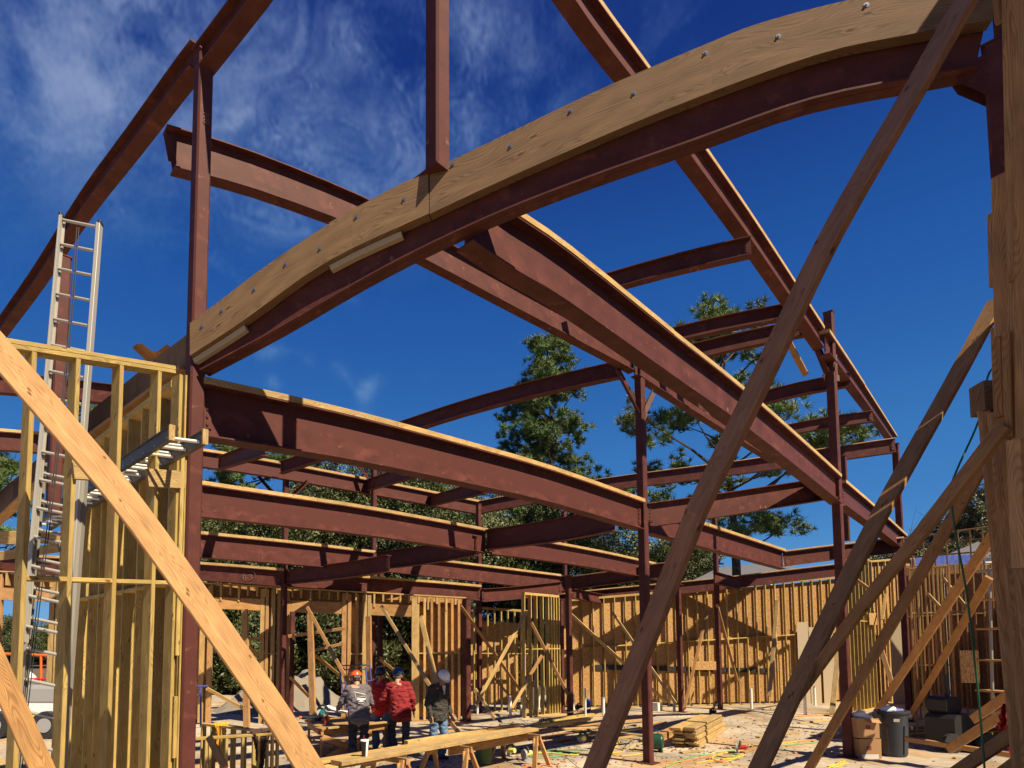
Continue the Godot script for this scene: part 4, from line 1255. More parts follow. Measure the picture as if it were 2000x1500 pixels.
func make_trees():
	make_foliage()
	var q = tree_at(1092, 668, 44)
	pine("tall full pine standing alone in the blue gap behind the middle column", q[0], q[1], q[1] * 0.40, 4.7, 5, 1.35, Vector3(-0.8, 0, 0), 1)
	q = tree_at(1062, 745, 46)
	pine("slimmer pine with a leaning trunk beside the tall full pine", q[0], q[1], q[1] * 0.42, 3.0, 9, 0.9, Vector3(-1.0, 0, 0), 1)
	q = tree_at(1440, 628, 33)
	pine("open crowned pine behind the large leaning brace", q[0], q[1], q[1] * 0.36, 6.2, 23, 0.95, Vector3(-0.6, 0, 0), 0)
	q = tree_at(470, 842, 40)
	pine("pine top showing under the long floor beam at left", q[0], q[1], q[1] * 0.45, 4.2, 31, 1.3, Vector3.ZERO, 0)
	q = tree_at(-20, 880, 38)
	pine("pine at the left edge behind the ladder", q[0], q[1], q[1] * 0.35, 3.4, 37, 1.0, Vector3.ZERO, 0)
	q = tree_at(175, 790, 60)
	pine("small pine top peeping over the timber ledger", q[0], q[1], q[1] * 0.5, 3.4, 41, 1.2, Vector3.ZERO, 0)
	for k in [[610, 925, 43, 6.5, 0.8, 51, "dark oak left of the back eave posts"], [725, 890, 46, 7.5, 0.6, 52, "tallest dark oak behind the back eave beam"], [850, 940, 42, 6.5, 0.5, 53, "dark oak behind the right end of the back eave beam"], [985, 985, 44, 6.0, 0.5, 54, "dark oak behind the far low stud wall"], [1130, 1020, 46, 6.0, 0.8, 55, "oak behind the stud closet"], [1260, 1040, 50, 6.0, 0.8, 56, "oak behind the large brace, low crown"], [500, 1010, 39, 4.5, 0.4, 57, "bushy oak seen through the first opening"], [640, 1120, 33, 3.6, 0.1, 58, "dark thicket oak seen through the second opening"], [770, 1120, 33, 3.8, 0.1, 59, "dark thicket oak seen through the third opening"], [430, 1230, 31, 3.0, 0.0, 60, "leafy bush filling the first opening behind the brace"], [1345, 1060, 60, 5.0, 0.5, 61, "far oak between the brace and the far column"]]:
		q = tree_at(k[0], k[1], k[2])
		oak(k[6], q[0], q[1], k[3], k[4], k[5], 6500, Color(0.06, 0.085, 0.022))
	for k in [[-30, 1195, 85, 6.0, 1.0, 71, "far tree left of the ladder over the fence"], [60, 1204, 80, 5.0, 0.5, 72, "rounded far tree seen between the ladder rails"], [150, 1215, 90, 6.0, 0.5, 73, "far tree behind the stud wall at left"], [250, 1200, 70, 6.0, 0.5, 74, "far tree glimpsed through the left studs"], [340, 1150, 60, 6.0, 0.5, 75, "far tree glimpsed beside the left corner studs"], [860, 1130, 30, 3.4, 0.0, 76, "thicket behind the sheathed panel"], [560, 1180, 34, 3.4, 0.0, 77, "thicket between the first two openings"], [700, 1180, 31, 3.4, 0.0, 78, "thicket behind the scaffold frame"]]:
		q = tree_at(k[0], k[1], k[2])
		oak(k[6], q[0], q[1], k[3], k[4], k[5], 4200, Color(0.05, 0.07, 0.02))
	for k in [[1850, 1010, 48, 5.0, 4.0, 81, 0.45, "thin leaved tree above the far right stud wall"], [1935, 1005, 46, 4.0, 4.0, 82, 0.35, "leafy tree next to the right edge wall"], [1918, 948, 46, 1.8, 10.0, 83, 0.93, "bare twiggy tree top at the right"]]:
		q = tree_at(k[0], k[1], k[2])
		oak(k[7], q[0], q[1], k[3], k[4], k[5], 4600, Color(0.085, 0.09, 0.03), "sparse_tree", k[6])
# ---------------------------------------------------------------- people
# meshes a soft union of tapered bones as surface nets, appended to the open mesh
func flesh(bones, k, cell, wrinkle = 0.0):
	var lo = Vector3.ONE * 1e9
	var hi = -lo
	for b in bones:
		var r = maxf(b[2], b[3]) + cell * 3
		lo = lo.min(b[0] - Vector3.ONE * r).min(b[1] - Vector3.ONE * r)
		hi = hi.max(b[0] + Vector3.ONE * r).max(b[1] + Vector3.ONE * r)
	var nx = int((hi.x - lo.x) / cell) + 2
	var ny = int((hi.y - lo.y) / cell) + 2
	var nz = int((hi.z - lo.z) / cell) + 2
	var g = PackedFloat32Array()
	g.resize(nx * ny * nz)
	g.fill(1.0)
	for b in bones:
		var a = b[0]
		var ab = b[1] - b[0]
		var l2 = maxf(ab.length_squared(), 1e-8)
		var rr = maxf(b[2], b[3]) + k + cell * 2
		var m0 = ((b[0].min(b[1]) - Vector3.ONE * rr - lo) / cell).floor().max(Vector3.ZERO)
		var m1 = ((b[0].max(b[1]) + Vector3.ONE * rr - lo) / cell).ceil().min(Vector3(nx - 1, ny - 1, nz - 1))
		for z in range(int(m0.z), int(m1.z) + 1):
			for y in range(int(m0.y), int(m1.y) + 1):
				var row = (z * ny + y) * nx
				for x in range(int(m0.x), int(m1.x) + 1):
					var p = lo + Vector3(x, y, z) * cell - a
					var t = clampf(p.dot(ab) / l2, 0.0, 1.0)
					var d = (p - ab * t).length() - lerpf(b[2], b[3], t)
					var h = clampf(0.5 + 0.5 * (g[row + x] - d) / k, 0.0, 1.0)
					g[row + x] = lerpf(g[row + x], d, h) - k * h * (1.0 - h)
	if wrinkle > 0:
		var wn = noise(3, 7.0, 2)
		for z in nz:
			for y in ny:
				var row = (z * ny + y) * nx
				for x in nx:
					if absf(g[row + x]) < cell * 3: g[row + x] += wn.get_noise_3d(x * cell, y * cell * 1.8, z * cell) * wrinkle
	var id = PackedInt32Array()
	id.resize(nx * ny * nz)
	id.fill(-1)
	var vs = PackedVector3Array()
	var ns = PackedVector3Array()
	var o = [0, 1, nx, nx + 1, nx * ny, nx * ny + 1, nx * ny + nx, nx * ny + nx + 1]
	var cs = [Vector3(0, 0, 0), Vector3(1, 0, 0), Vector3(0, 1, 0), Vector3(1, 1, 0), Vector3(0, 0, 1), Vector3(1, 0, 1), Vector3(0, 1, 1), Vector3(1, 1, 1)]
	var ed = [[0, 1], [2, 3], [4, 5], [6, 7], [0, 2], [1, 3], [4, 6], [5, 7], [0, 4], [1, 5], [2, 6], [3, 7]]
	for z in nz - 1:
		for y in ny - 1:
			var row = (z * ny + y) * nx
			for x in nx - 1:
				var i = row + x
				if absf(g[i]) > cell * 2.0: continue
				var w = [g[i], g[i + o[1]], g[i + o[2]], g[i + o[3]], g[i + o[4]], g[i + o[5]], g[i + o[6]], g[i + o[7]]]
				var s = Vector3.ZERO
				var n = 0
				for e in ed:
					var d0 = w[e[0]]
					var d1 = w[e[1]]
					if (d0 < 0) != (d1 < 0):
						s += cs[e[0]].lerp(cs[e[1]], d0 / (d0 - d1))
						n += 1
				if n == 0: continue
				id[i] = vs.size()
				vs.append(lo + (Vector3(x, y, z) + s / n) * cell)
				ns.append(Vector3(w[1] + w[3] + w[5] + w[7] - w[0] - w[2] - w[4] - w[6], w[2] + w[3] + w[6] + w[7] - w[0] - w[1] - w[4] - w[5], w[4] + w[5] + w[6] + w[7] - w[0] - w[1] - w[2] - w[3]).normalized())
	var st = [1, nx, nx * ny]
	for z in range(1, nz - 1):
		for y in range(1, ny - 1):
			var row = (z * ny + y) * nx
			for x in range(1, nx - 1):
				var i = row + x
				if id[i] < 0 and absf(g[i]) > cell * 2.0: continue
				for ax in 3:
					if (g[i] < 0) == (g[i + st[ax]] < 0): continue
					var u = st[(ax + 1) % 3]
					var v = st[(ax + 2) % 3]
					var q = [id[i], id[i - u], id[i - u - v], id[i - v]]
					if q.min() < 0: continue
					for tr in [[0, 1, 2], [0, 2, 3]]:
						var A = q[tr[0]]
						var B = q[tr[1]]
						var C = q[tr[2]]
						if (vs[B] - vs[A]).cross(vs[C] - vs[A]).dot(ns[A] + ns[B] + ns[C]) > 0:
							var sw = B
							B = C
							C = sw
						for e in [A, B, C]:
							V.append(vs[e]); N.append(ns[e]); T.append(Vector2(vs[e].x + vs[e].z, vs[e].y))
func hand_bones(w, d, n, side, curl):
	# w wrist, d along the fingers, n out of the palm's back, side towards the thumb
	var b = []
	var pc = w + d * 0.085
	for s in [-0.5, 0.0, 0.5]: b.append([w + side * s * 0.035 + d * 0.01, pc + side * s * 0.062, 0.019, 0.017])
	var ln = [0.072, 0.082, 0.076, 0.060]
	for f in 4:
		var s = (1.5 - f) / 1.5
		var p = pc + side * s * 0.034
		var dd = d
		for j in 3:
			dd = (dd.rotated(d.cross(n).normalized(), 0)  - n * curl * (0.35 + 0.3 * j)).normalized()
			var q = p + dd * ln[f] * [0.45, 0.32, 0.23][j]
			b.append([p, q, 0.0095 - 0.001 * j, 0.0088 - 0.001 * j])
			p = q
	var th = w + side * 0.024 + d * 0.03
	var t1 = th + (side * 0.75 + d * 0.6 - n * 0.3).normalized() * 0.042
	b.append([th, t1, 0.013, 0.011])
	b.append([t1, t1 + (side * 0.2 + d * 0.9 - n * 0.5).normalized() * 0.032, 0.0105, 0.009])
	return b
func person(label, at, yaw, j, look, kit):
	var t = thing("person", label, "person", at, "workers on the slab")
	t.rotation.y = yaw
	var skin = mat(kit.skin, 0.55)
	var L = func(a, s): return Vector3(a.x * s, a.y, a.z)
	var up = (j.neck - j.pelvis).normalized()
	# bare body, one surface
	begin()
	var b = []
	b.append([j.pelvis + Vector3(-0.07, 0, 0), j.pelvis + Vector3(0.07, 0, 0), 0.10, 0.10])
	b.append([j.pelvis, j.chest, 0.105, 0.11])
	b.append([j.shl.lerp(j.shr, 0.22), j.shl.lerp(j.shr, 0.78), 0.085, 0.085])
	b.append([j.chest + (j.shl - j.shr).normalized() * 0.07, j.chest - (j.shl - j.shr).normalized() * 0.07, 0.105, 0.105])
	b.append([j.neck - up * 0.05, j.head - up * 0.04, 0.058, 0.052])
	for s in ["l", "r"]:
		b.append([j["sh" + s], j["el" + s], 0.052, 0.041])
		b.append([j["el" + s], j["wr" + s], 0.041, 0.028])
		b.append([j["hip" + s], j["kn" + s], 0.088, 0.058])
		b.append([j["kn" + s], j["an" + s], 0.057, 0.038])
	flesh(b, 0.035, 0.016)
	for s in ["l", "r"]:
		var d = (j["wr" + s] - j["el" + s]).normalized()
		var sd = Vector3(0, 0, -1)
		sd = (sd - d * sd.dot(d)).normalized()
		if sd.length() < 0.3: sd = Vector3(0, 1, 0)
		var n = d.cross(sd) * (1.0 if s == "l" else -1.0)
		flesh(hand_bones(j["wr" + s] - d * 0.01, d, n, sd, 0.35), 0.010, 0.005)
	# head
	var f = look.normalized()
	var hu = (Vector3.UP - f * f.y).normalized()
	var hs = f.cross(hu).normalized()
	var c = j.head
	flesh([[c + hu * 0.035 - f * 0.02, c + hu * 0.03 + f * 0.015, 0.088, 0.084], [c - hu * 0.03 + f * 0.02, c - hu * 0.075 + f * 0.045, 0.066, 0.042], [c - hu * 0.06 - f * 0.02, c - hu * 0.14 - f * 0.03, 0.055, 0.056],
		[c + hu * 0.012 + f * 0.094, c - hu * 0.022 + f * 0.108, 0.010, 0.015], [c + hu * 0.028 + f * 0.084 - hs * 0.035, c + hu * 0.028 + f * 0.084 + hs * 0.035, 0.013, 0.013], [c - hu * 0.052 + f * 0.082 - hs * 0.016, c - hu * 0.052 + f * 0.082 + hs * 0.016, 0.009, 0.009],
		[c + hs * 0.082 + hu * 0.015 - f * 0.005, c + hs * 0.085 - hu * 0.025, 0.016, 0.012], [c - hs * 0.082 + hu * 0.015 - f * 0.005, c - hs * 0.085 - hu * 0.025, 0.016, 0.012]], 0.018, 0.008)
	put("body", mesh_of(), skin, t)
	begin()
	for s in [-0.034, 0.034]:
		lathe([Vector2(0, -0.011), Vector2(0.008, -0.007), Vector2(0.011, 0), Vector2(0.008, 0.007), Vector2(0, 0.011)], c + hu * 0.006 + f * 0.083 + hs * s, 8)
	put("eyes", mesh_of(), M.black, t)
	# hair under the helmet
	begin()
	flesh([[c + hu * 0.02 - f * 0.035, c - hu * 0.015 - f * 0.035, 0.084, 0.072]], 0.02, 0.012)
	put("hair", mesh_of(), mat(kit.hair, 0.8), t)
	# shirt or jacket
	begin()
	b = []
	var lat = (j.shl - j.shr).normalized()
	var hem = j.pelvis - up * kit.get("hem", 0.06)
	b.append([hem + lat * 0.075, j.chest + lat * 0.085, 0.136, 0.130])
	b.append([hem - lat * 0.075, j.chest - lat * 0.085, 0.136, 0.130])
	b.append([hem, j.chest, 0.150, 0.142])
	b.append([j.shl.lerp(j.shr, 0.16), j.shl.lerp(j.shr, 0.84), 0.088, 0.088])
	b.append([j.neck - up * 0.045, j.neck - up * 0.005, 0.078, 0.070])
	if not kit.get("tank", false):
		for s in ["l", "r"]:
			b.append([j["sh" + s], j["el" + s], 0.074, 0.060])
			b.append([j["el" + s], j["el" + s].lerp(j["wr" + s], 0.94), 0.060, 0.044])
			var m = j["el" + s]
			for q in 3: b.append([m + (j["sh" + s] - m) * 0.16 * q, m + (j["sh" + s] - m) * 0.16 * q, 0.062 + 0.004 * (q % 2), 0.062])
	for q in 5:
		var yy = lerpf(0.1, 0.9, q / 4.0)
		var s = 1.0 if q % 2 == 0 else -1.0
		var p = hem.lerp(j.chest, yy)
		b.append([p + lat * 0.06 * s + Vector3(0, 0, 0.072), p - lat * 0.10 * s + Vector3(0, 0.06, 0.076), 0.05, 0.04])
	flesh(b, 0.03, 0.014, 0.022)
	put(kit.get("top_name", "shirt"), mesh_of(), mat(kit.top, 0.9), t)
	# trousers and boots
	begin()
	b = [[j.pelvis + Vector3(-0.07, 0.06, 0), j.pelvis + Vector3(0.07, 0.06, 0), 0.112, 0.112], [j.pelvis + Vector3(-0.055, -0.04, 0.012), j.pelvis + Vector3(0.055, -0.04, 0.012), 0.118, 0.118]]
	for s in ["l", "r"]:
		b.append([j["hip" + s], j["kn" + s], 0.104, 0.078])
		b.append([j["kn" + s], j["an" + s] + Vector3(0, -0.02, 0), 0.078, 0.068])
		for q in 3: b.append([j["an" + s].lerp(j["kn" + s], 0.12 + 0.14 * q) + Vector3(0.01, 0, 0.012), j["an" + s].lerp(j["kn" + s], 0.15 + 0.14 * q) + Vector3(-0.01, 0, -0.012), 0.072, 0.070])
	flesh(b, 0.03, 0.014, 0.020)
	put("trousers", mesh_of(), mat(kit.legs, 0.9), t)
	for s in ["l", "r"]:
		begin()
		var a = j["an" + s]
		var toe = kit.get("toe" + s, Vector3(0, 0, -1))
		flesh([[a, Vector3(a.x, 0.05, a.z), 0.056, 0.05], [Vector3(a.x, 0.045, a.z) - toe * 0.04, Vector3(a.x, 0.042, a.z) + toe * 0.15, 0.044, 0.040]], 0.02, 0.012)
		put("boot", mesh_of(), mat(Vector3(0.09, 0.05, 0.025), 0.8), t)
	# hard hat: shell and brim
	begin()
	var hc = c + hu * 0.058
	var pr = []
	for q in 8: pr.append(Vector2(0.122 * cos(q * PI / 14.0), 0.125 * sin(q * PI / 14.0)))
	pr.reverse()
	lathe(pr, hc, 20, hu, hs)
	lathe([Vector2(0.122, 0.0), Vector2(0.128, -0.012), Vector2(0.118, -0.016)], hc, 20, hu, hs)
	for q in [-0.03, 0.0, 0.03]:
		var rp = []
		for e in 9: rp.append(hc + (f * cos(PI * e / 8.0) * 0.115 + hu * sin(PI * e / 8.0) * 0.118) + hs * q + hu * 0.006)
		sweep(ring(0.007, 6), rp, hs)
	var hat = put("hard_hat", mesh_of(), mat(kit.hat, 0.3), t)
	begin()
	var n = 9
	for q in n:
		var a0 = lerpf(-1.1, 1.1, float(q) / n)
		var a1 = lerpf(-1.1, 1.1, float(q + 1) / n)
		var e0 = f * cos(a0) + hs * sin(a0)
		var e1 = f * cos(a1) + hs * sin(a1)
		var o0 = 0.05 * cos(a0 * 1.35)
		var o1 = 0.05 * cos(a1 * 1.35)
		flat(hc + e0 * 0.12, hc + e1 * 0.12, hc + e1 * (0.124 + o1) - hu * 0.014, hc + e0 * (0.124 + o0) - hu * 0.014)
		flat(hc + e0 * 0.12 - hu * 0.006, hc + e1 * 0.12 - hu * 0.006, hc + e1 * (0.124 + o1) - hu * 0.02, hc + e0 * (0.124 + o0) - hu * 0.02)
	put("brim", mesh_of(), mat(kit.hat, 0.3), hat)
	begin()
	sweep(rect(0.05, 0.012, 0.002), [hc - hu * 0.04 - f * 0.108 + hs * 0.06, hc - hu * 0.045 - f * 0.115, hc - hu * 0.04 - f * 0.108 - hs * 0.06], hu.cross(f).cross(hs) if false else f)
	put("suspension_band", mesh_of(), M.black, hat)
	return t
func make_people():
	var base = {"pelvis": Vector3(0, 0.94, 0), "hipl": Vector3(-0.095, 0.90, 0), "hipr": Vector3(0.095, 0.90, 0), "knl": Vector3(-0.11, 0.50, -0.02), "knr": Vector3(0.11, 0.50, -0.02), "anl": Vector3(-0.12, 0.09, 0.03), "anr": Vector3(0.12, 0.09, 0.03)}
	# man in grey bending over the table, back to us
	var j = base.duplicate()
	j.merge({"chest": Vector3(-0.02, 1.25, -0.09), "neck": Vector3(-0.03, 1.43, -0.15), "head": Vector3(-0.04, 1.565, -0.20), "shl": Vector3(-0.20, 1.375, -0.13), "shr": Vector3(0.17, 1.375, -0.12), "ell": Vector3(-0.31, 1.12, -0.20), "elr": Vector3(0.24, 1.10, -0.20), "wrl": Vector3(-0.36, 0.98, -0.42), "wrr": Vector3(0.06, 0.96, -0.38)}, true)
	var t = person("man in grey long sleeve shirt and orange hard hat leaning over the table", lev(700, 1489, 0.0), 0.22, j, Vector3(-0.15, -0.35, -1), {"skin": Vector3(0.42, 0.24, 0.15), "hair": Vector3(0.05, 0.035, 0.02), "top": Vector3(0.125, 0.11, 0.125), "legs": Vector3(0.018, 0.022, 0.035), "hat": Vector3(0.62, 0.10, 0.02), "hem": 0.10})
	# white print on his back: an anvil on a sweep of line, lettering above and below
	begin()
	var bp = func(x, y): return Vector3(x, y, 0.062 - 0.24 * maxf(0.0, y - 1.20) - 0.35 * x * x)
	var an = [[-0.055, 1.215, 0.115, 1.215, 1.195], [-0.035, 1.195, 0.085, 1.195, 1.182], [0.0, 1.182, 0.055, 1.182, 1.165], [-0.02, 1.165, 0.075, 1.165, 1.152]]
	for q in an: flat(bp.call(q[0], q[1]), bp.call(q[2], q[3]), bp.call(q[2] - 0.008, q[4]), bp.call(q[0] + 0.008, q[4]))
	var sw = []
	for q in [[-0.085, 1.315], [-0.08, 1.26], [-0.06, 1.225], [0.02, 1.245], [0.10, 1.25], [0.125, 1.22]]: sw.append(bp.call(q[0], q[1]))
	sweep(rect(0.004, 0.012), smooth_path(sw, 4), Vector3(0, 0, 1))
	for k in 14: flat(bp.call(-0.11 + 0.016 * k, 1.345 - 0.05 * k / 14.0), bp.call(-0.099 + 0.016 * k, 1.344 - 0.05 * k / 14.0), bp.call(-0.099 + 0.016 * k, 1.333 - 0.05 * k / 14.0), bp.call(-0.11 + 0.016 * k, 1.334 - 0.05 * k / 14.0))
	for k in 6: flat(bp.call(-0.03 + 0.018 * k, 1.128), bp.call(-0.017 + 0.018 * k, 1.128), bp.call(-0.017 + 0.018 * k, 1.12), bp.call(-0.03 + 0.018 * k, 1.12))
	put("shirt_print", mesh_of(), M.white, t.get_node("shirt"), Vector3(0, 0, 0.098))
	# man in red tank top facing us across the table
	j = base.duplicate()
	j.merge({"chest": Vector3(0, 1.28, -0.01), "neck": Vector3(0, 1.47, -0.03), "head": Vector3(0.0, 1.60, -0.06), "shl": Vector3(-0.20, 1.40, -0.01), "shr": Vector3(0.20, 1.40, -0.01), "ell": Vector3(-0.27, 1.12, 0.0), "elr": Vector3(0.27, 1.12, -0.02), "wrl": Vector3(-0.24, 0.93, -0.16), "wrr": Vector3(0.20, 0.94, -0.22)}, true)
	person("man in red tank top and dark hard hat facing us behind the table", lev(744, 1467, 0.0), PI - 0.15, j, Vector3(0.05, -0.3, -1), {"skin": Vector3(0.36, 0.19, 0.11), "hair": Vector3(0.02, 0.015, 0.01), "top": Vector3(0.50, 0.02, 0.025), "legs": Vector3(0.10, 0.17, 0.28), "hat": Vector3(0.03, 0.03, 0.035), "tank": true, "hem": 0.08})
	# man in dark red shirt, blue hat, one hand on the table
	j = base.duplicate()
	j.merge({"chest": Vector3(-0.03, 1.26, -0.06), "neck": Vector3(-0.05, 1.45, -0.09), "head": Vector3(-0.05, 1.585, -0.12), "shl": Vector3(-0.23, 1.375, -0.07), "shr": Vector3(0.15, 1.40, -0.06), "ell": Vector3(-0.36, 1.12, -0.13), "elr": Vector3(0.25, 1.11, 0.0), "wrl": Vector3(-0.50, 0.92, -0.24), "wrr": Vector3(0.27, 0.87, -0.06), "knl": Vector3(-0.17, 0.53, -0.22), "anl": Vector3(-0.13, 0.09, -0.10)}, true)
	person("man in dark red shirt and blue hard hat, back to us, hand on the table", lev(782, 1474, 0.0), 0.12, j, Vector3(0.25, -0.25, -1), {"skin": Vector3(0.44, 0.26, 0.17), "hair": Vector3(0.16, 0.13, 0.10), "top": Vector3(0.22, 0.012, 0.016), "legs": Vector3(0.035, 0.045, 0.06), "hat": Vector3(0.02, 0.07, 0.22), "hem": 0.14})
	# man in dark jacket and white hat, standing apart, looking down
	j = base.duplicate()
	j.merge({"chest": Vector3(0, 1.28, -0.02), "neck": Vector3(0, 1.46, -0.06), "head": Vector3(0.0, 1.575, -0.12), "shl": Vector3(-0.20, 1.39, -0.02), "shr": Vector3(0.20, 1.39, -0.02), "ell": Vector3(-0.27, 1.10, 0.03), "elr": Vector3(0.27, 1.10, 0.02), "wrl": Vector3(-0.27, 0.86, -0.10), "wrr": Vector3(0.27, 0.86, -0.06), "knr": Vector3(0.10, 0.50, 0.03), "anr": Vector3(0.11, 0.09, 0.12), "knl": Vector3(-0.10, 0.50, -0.06)}, true)
	t = person("man in dark jacket, jeans and white hard hat standing and looking down", lev(856, 1484, 0.0), -2.35, j, Vector3(0.05, -0.75, -1), {"skin": Vector3(0.36, 0.20, 0.12), "hair": Vector3(0.10, 0.09, 0.08), "top": Vector3(0.042, 0.040, 0.034), "legs": Vector3(0.11, 0.18, 0.30), "hat": Vector3(0.82, 0.82, 0.80), "top_name": "jacket", "hem": 0.12})
	begin()
	flat(Vector3(-0.05, 1.44, -0.152), Vector3(0.05, 1.44, -0.152), Vector3(0.014, 1.27, -0.168), Vector3(-0.014, 1.27, -0.168))
	put("undershirt", mesh_of(), M.offwhite, t)
	begin()
	for s in [-0.1, 0.1]: box(Vector3(s, 1.25, -0.155), 0.10, 0.11, 0.016)
	put("pocket", mesh_of(), mat(Vector3(0.046, 0.044, 0.037), 0.9), t)
# ---------------------------------------------------------------- ground and surroundings
func make_ground():
	begin()
	flat(Vector3(-300, -0.15, 250), Vector3(300, -0.15, 250), Vector3(300, -0.15, -350), Vector3(-300, -0.15, -350))
	tag(done("ground", M.dirt), "", "", "", "structure")
	begin()
	# slab cut into pours by tooled joints
	for x in 8:
		for z in 8:
			var c = Vector3(-17 + x * 5.6, -0.075, 6.0 - z * 4.6)
			sweep(rect(5.588, 0.15, 0.006), [c + Vector3(0, 0, -2.294), c + Vector3(0, 0, 2.294)], Vector3.UP)
	tag(done("concrete_slab", M.concrete), "", "", "", "structure")
	# rough earth heaps beyond the sheathed wall
	for q in [[505, 1405, 22.0, 2.2, 0.85, "grey earth heap outside the first opening"], [585, 1385, 23.5, 2.6, 1.25, "grey earth heap outside the second opening"], [745, 1398, 22.5, 1.6, 0.6, "low earth heap outside the third opening"]]:
		var c = dep(q[0], q[1], q[2])
		c.y = -0.16
		var n = noise(int(q[0]), 0.9, 4)
		begin()
		var R = 7
		for i in R:
			for k in 20:
				var p = []
				for e in [[i, k], [i, k + 1], [i + 1, k + 1], [i + 1, k]]:
					var rr = q[3] * e[0] / float(R)
					var a = TAU * (e[1] % 20) / 20.0
					var s = Vector3(cos(a) * rr, 0, sin(a) * rr)
					s.y = q[4] * (0.5 + 0.5 * cos(PI * e[0] / R)) * (1.0 + 0.5 * n.get_noise_2d(s.x, s.z))
					p.append(c + s)
				flat(p[0], p[1], p[2], p[3])
		tag(done("earth_heap", mat(Vector3(0.22, 0.19, 0.15), 0.95)), q[5], "earth heap")
func make_background():
	# orange guard rail frame of a work lift
	var d = 24.0
	var t = thing("work_lift", "orange guard rails of a lift standing outside the left wall", "lift", dep(50, 1370, d) * Vector3(1, 0, 1))
	var O = func(x, y, dd = 0.0): return dep(x, y, d + dd)
	for q in [[-20, 1276, 94, 1280], [-20, 1326, 94, 1327]]:
		tube("rail", [O.call(q[0], q[1]), O.call(q[2], q[3])], 0.05, M.orange if q[1] < 1300 else M.redpaint, t, 8)
	for x in [-10, 40, 80, 262]:
		tube("upright", [O.call(x, 1278), O.call(x, 1372)], 0.045, M.orange if x != 40 else M.redpaint, t, 8)
	tube("rail", [O.call(94, 1280), O.call(262, 1274)], 0.05, M.orange, t, 8)
	tube("rail", [O.call(94, 1327), O.call(262, 1326)], 0.05, M.orange, t, 8)
	begin()
	box(O.call(125, 1374), 5.6, 0.25, 1.6)
	done("platform", M.grey, t)
	begin()
	box(O.call(125, 1402) + Vector3(0, -0.2, 0), 3.0, 0.9, 1.3)
	done("chassis", M.orange, t)
	for s in [-1.6, 1.6]:
		begin()
		var c = O.call(125, 1402) + Vector3(s, 0, 0)
		c.y = 0.2
		sweep(ring(0.36, 16), [c + Vector3(0, 0, 0.5), c + Vector3(0, 0, 0.9)], Vector3.UP)
		done("wheel", M.rubber, t)
	# yellow and grey box trailer in front of it
	d = 16.0
	t = thing("equipment_trailer", "grey and pale yellow equipment trailer seen through the ladder", "trailer", dep(40, 1440, d) * Vector3(1, 0, 1))
	begin()
	box(dep(70, 1353, d), 3.4, 0.30, 1.6)
	done("roof_band", M.grey, t)
	begin()
	box(dep(70, 1375, d), 3.34, 0.28, 1.55)
	done("upper_panel", M.white, t)
	for k in 5:
		begin()
		box(dep(8 + 31 * k, 1401, d), 0.385, 0.38, 1.5)
		done("side_panel", M.yellow, t)
	begin()
	box(dep(70, 1432, d), 3.3, 0.40, 1.3)
	done("chassis", M.fibre, t)
	for x in [38, 130]:
		begin()
		var c = dep(x, 1445, d) + Vector3(0, 0, 0.75)
		c.y = 0.32
		sweep(ring(0.33, 18), [c, c + Vector3(0, 0, 0.2)], Vector3.UP)
		var w = done("wheel", M.rubber, t)
		begin()
		sweep(ring(0.17, 14), [c + Vector3(0, 0, 0.19), c + Vector3(0, 0, 0.215)], Vector3.UP)
		done("rim", M.grey, w)
	text_on(t, "253400", 0.11, dep(52, 1366, d - 0.79), Vector3(0, 0, 1), 0.0, "lettering", M.black)
	# weathered board fence and a white tank behind
	d = 30.0
	t = thing("board_fence", "weathered grey board fence behind the lift", "fence", dep(60, 1340, d) * Vector3(1, 0, 1))
	for k in 30:
		var p = dep(-40 + 6.6 * k, 1340, d)
		stick("board", Vector3(p.x, 0.0, p.z), Vector3(p.x, 0.62 + rng.randf() * 0.05, p.z), 0.15, 0.02, Vector3(0, 0, 1), M.aludull, t)
	stick("rail", dep(-45, 1338, d - 0.03) * Vector3(1, 0, 1) + Vector3(0, 0.35, 0.08), dep(160, 1338, d) * Vector3(1, 0, 1) + Vector3(0, 0.35, 0.08), 0.04, 0.09, Vector3.UP, M.aludull, t)
	d = 36.0
	begin()
	var c = dep(36, 1330, d)
	c.y = 0.0
	lathe([Vector2(0.9, 0), Vector2(0.9, 0.2), Vector2(0.86, 0.45), Vector2(0.6, 0.72), Vector2(0.0, 0.85)], c, 20)
	tag(done("storage_tank", M.white), "white domed tank behind the lift's orange rails", "tank")
	# low house with seamed metal roof behind the long wall
	for q in [[1335, 1450, 1108, 1142, 40.0, "low building with grey seamed metal roof behind the far eave beam"], [1835, 1960, 1060, 1090, 34.0, "grey metal roofed building behind the far right stud wall"]]:
		var a = dep(q[0], q[3], q[4])
		var b = dep(q[1] + 60, q[3] - 8, q[4])
		var a2 = dep(q[0] + 70, q[2], q[4] + 3.0)
		var b2 = dep(q[1] + 120, q[2] - 14, q[4] + 3.0)
		t = thing("metal_roof_building", q[5], "building", a * Vector3(1, 0, 1))
		begin()
		flat(a, b, b2, a2)
		flat(a - Vector3(0, 0.12, 0), b - Vector3(0, 0.12, 0), b, a)
		done("roof", M.roof, t)
		begin()
		flat(a - Vector3(0, 0.12, 0.1), b - Vector3(0, 0.12, 0.1), Vector3(b.x, -0.15, b.z - 0.1), Vector3(a.x, -0.15, a.z - 0.1))
		flat(a - Vector3(0, 0.12, 0.1), a2 - Vector3(0, 0.12, 0.1), Vector3(a2.x, -0.15, a2.z - 0.1), Vector3(a.x, -0.15, a.z - 0.1))
		done("wall", M.offwhite, t)
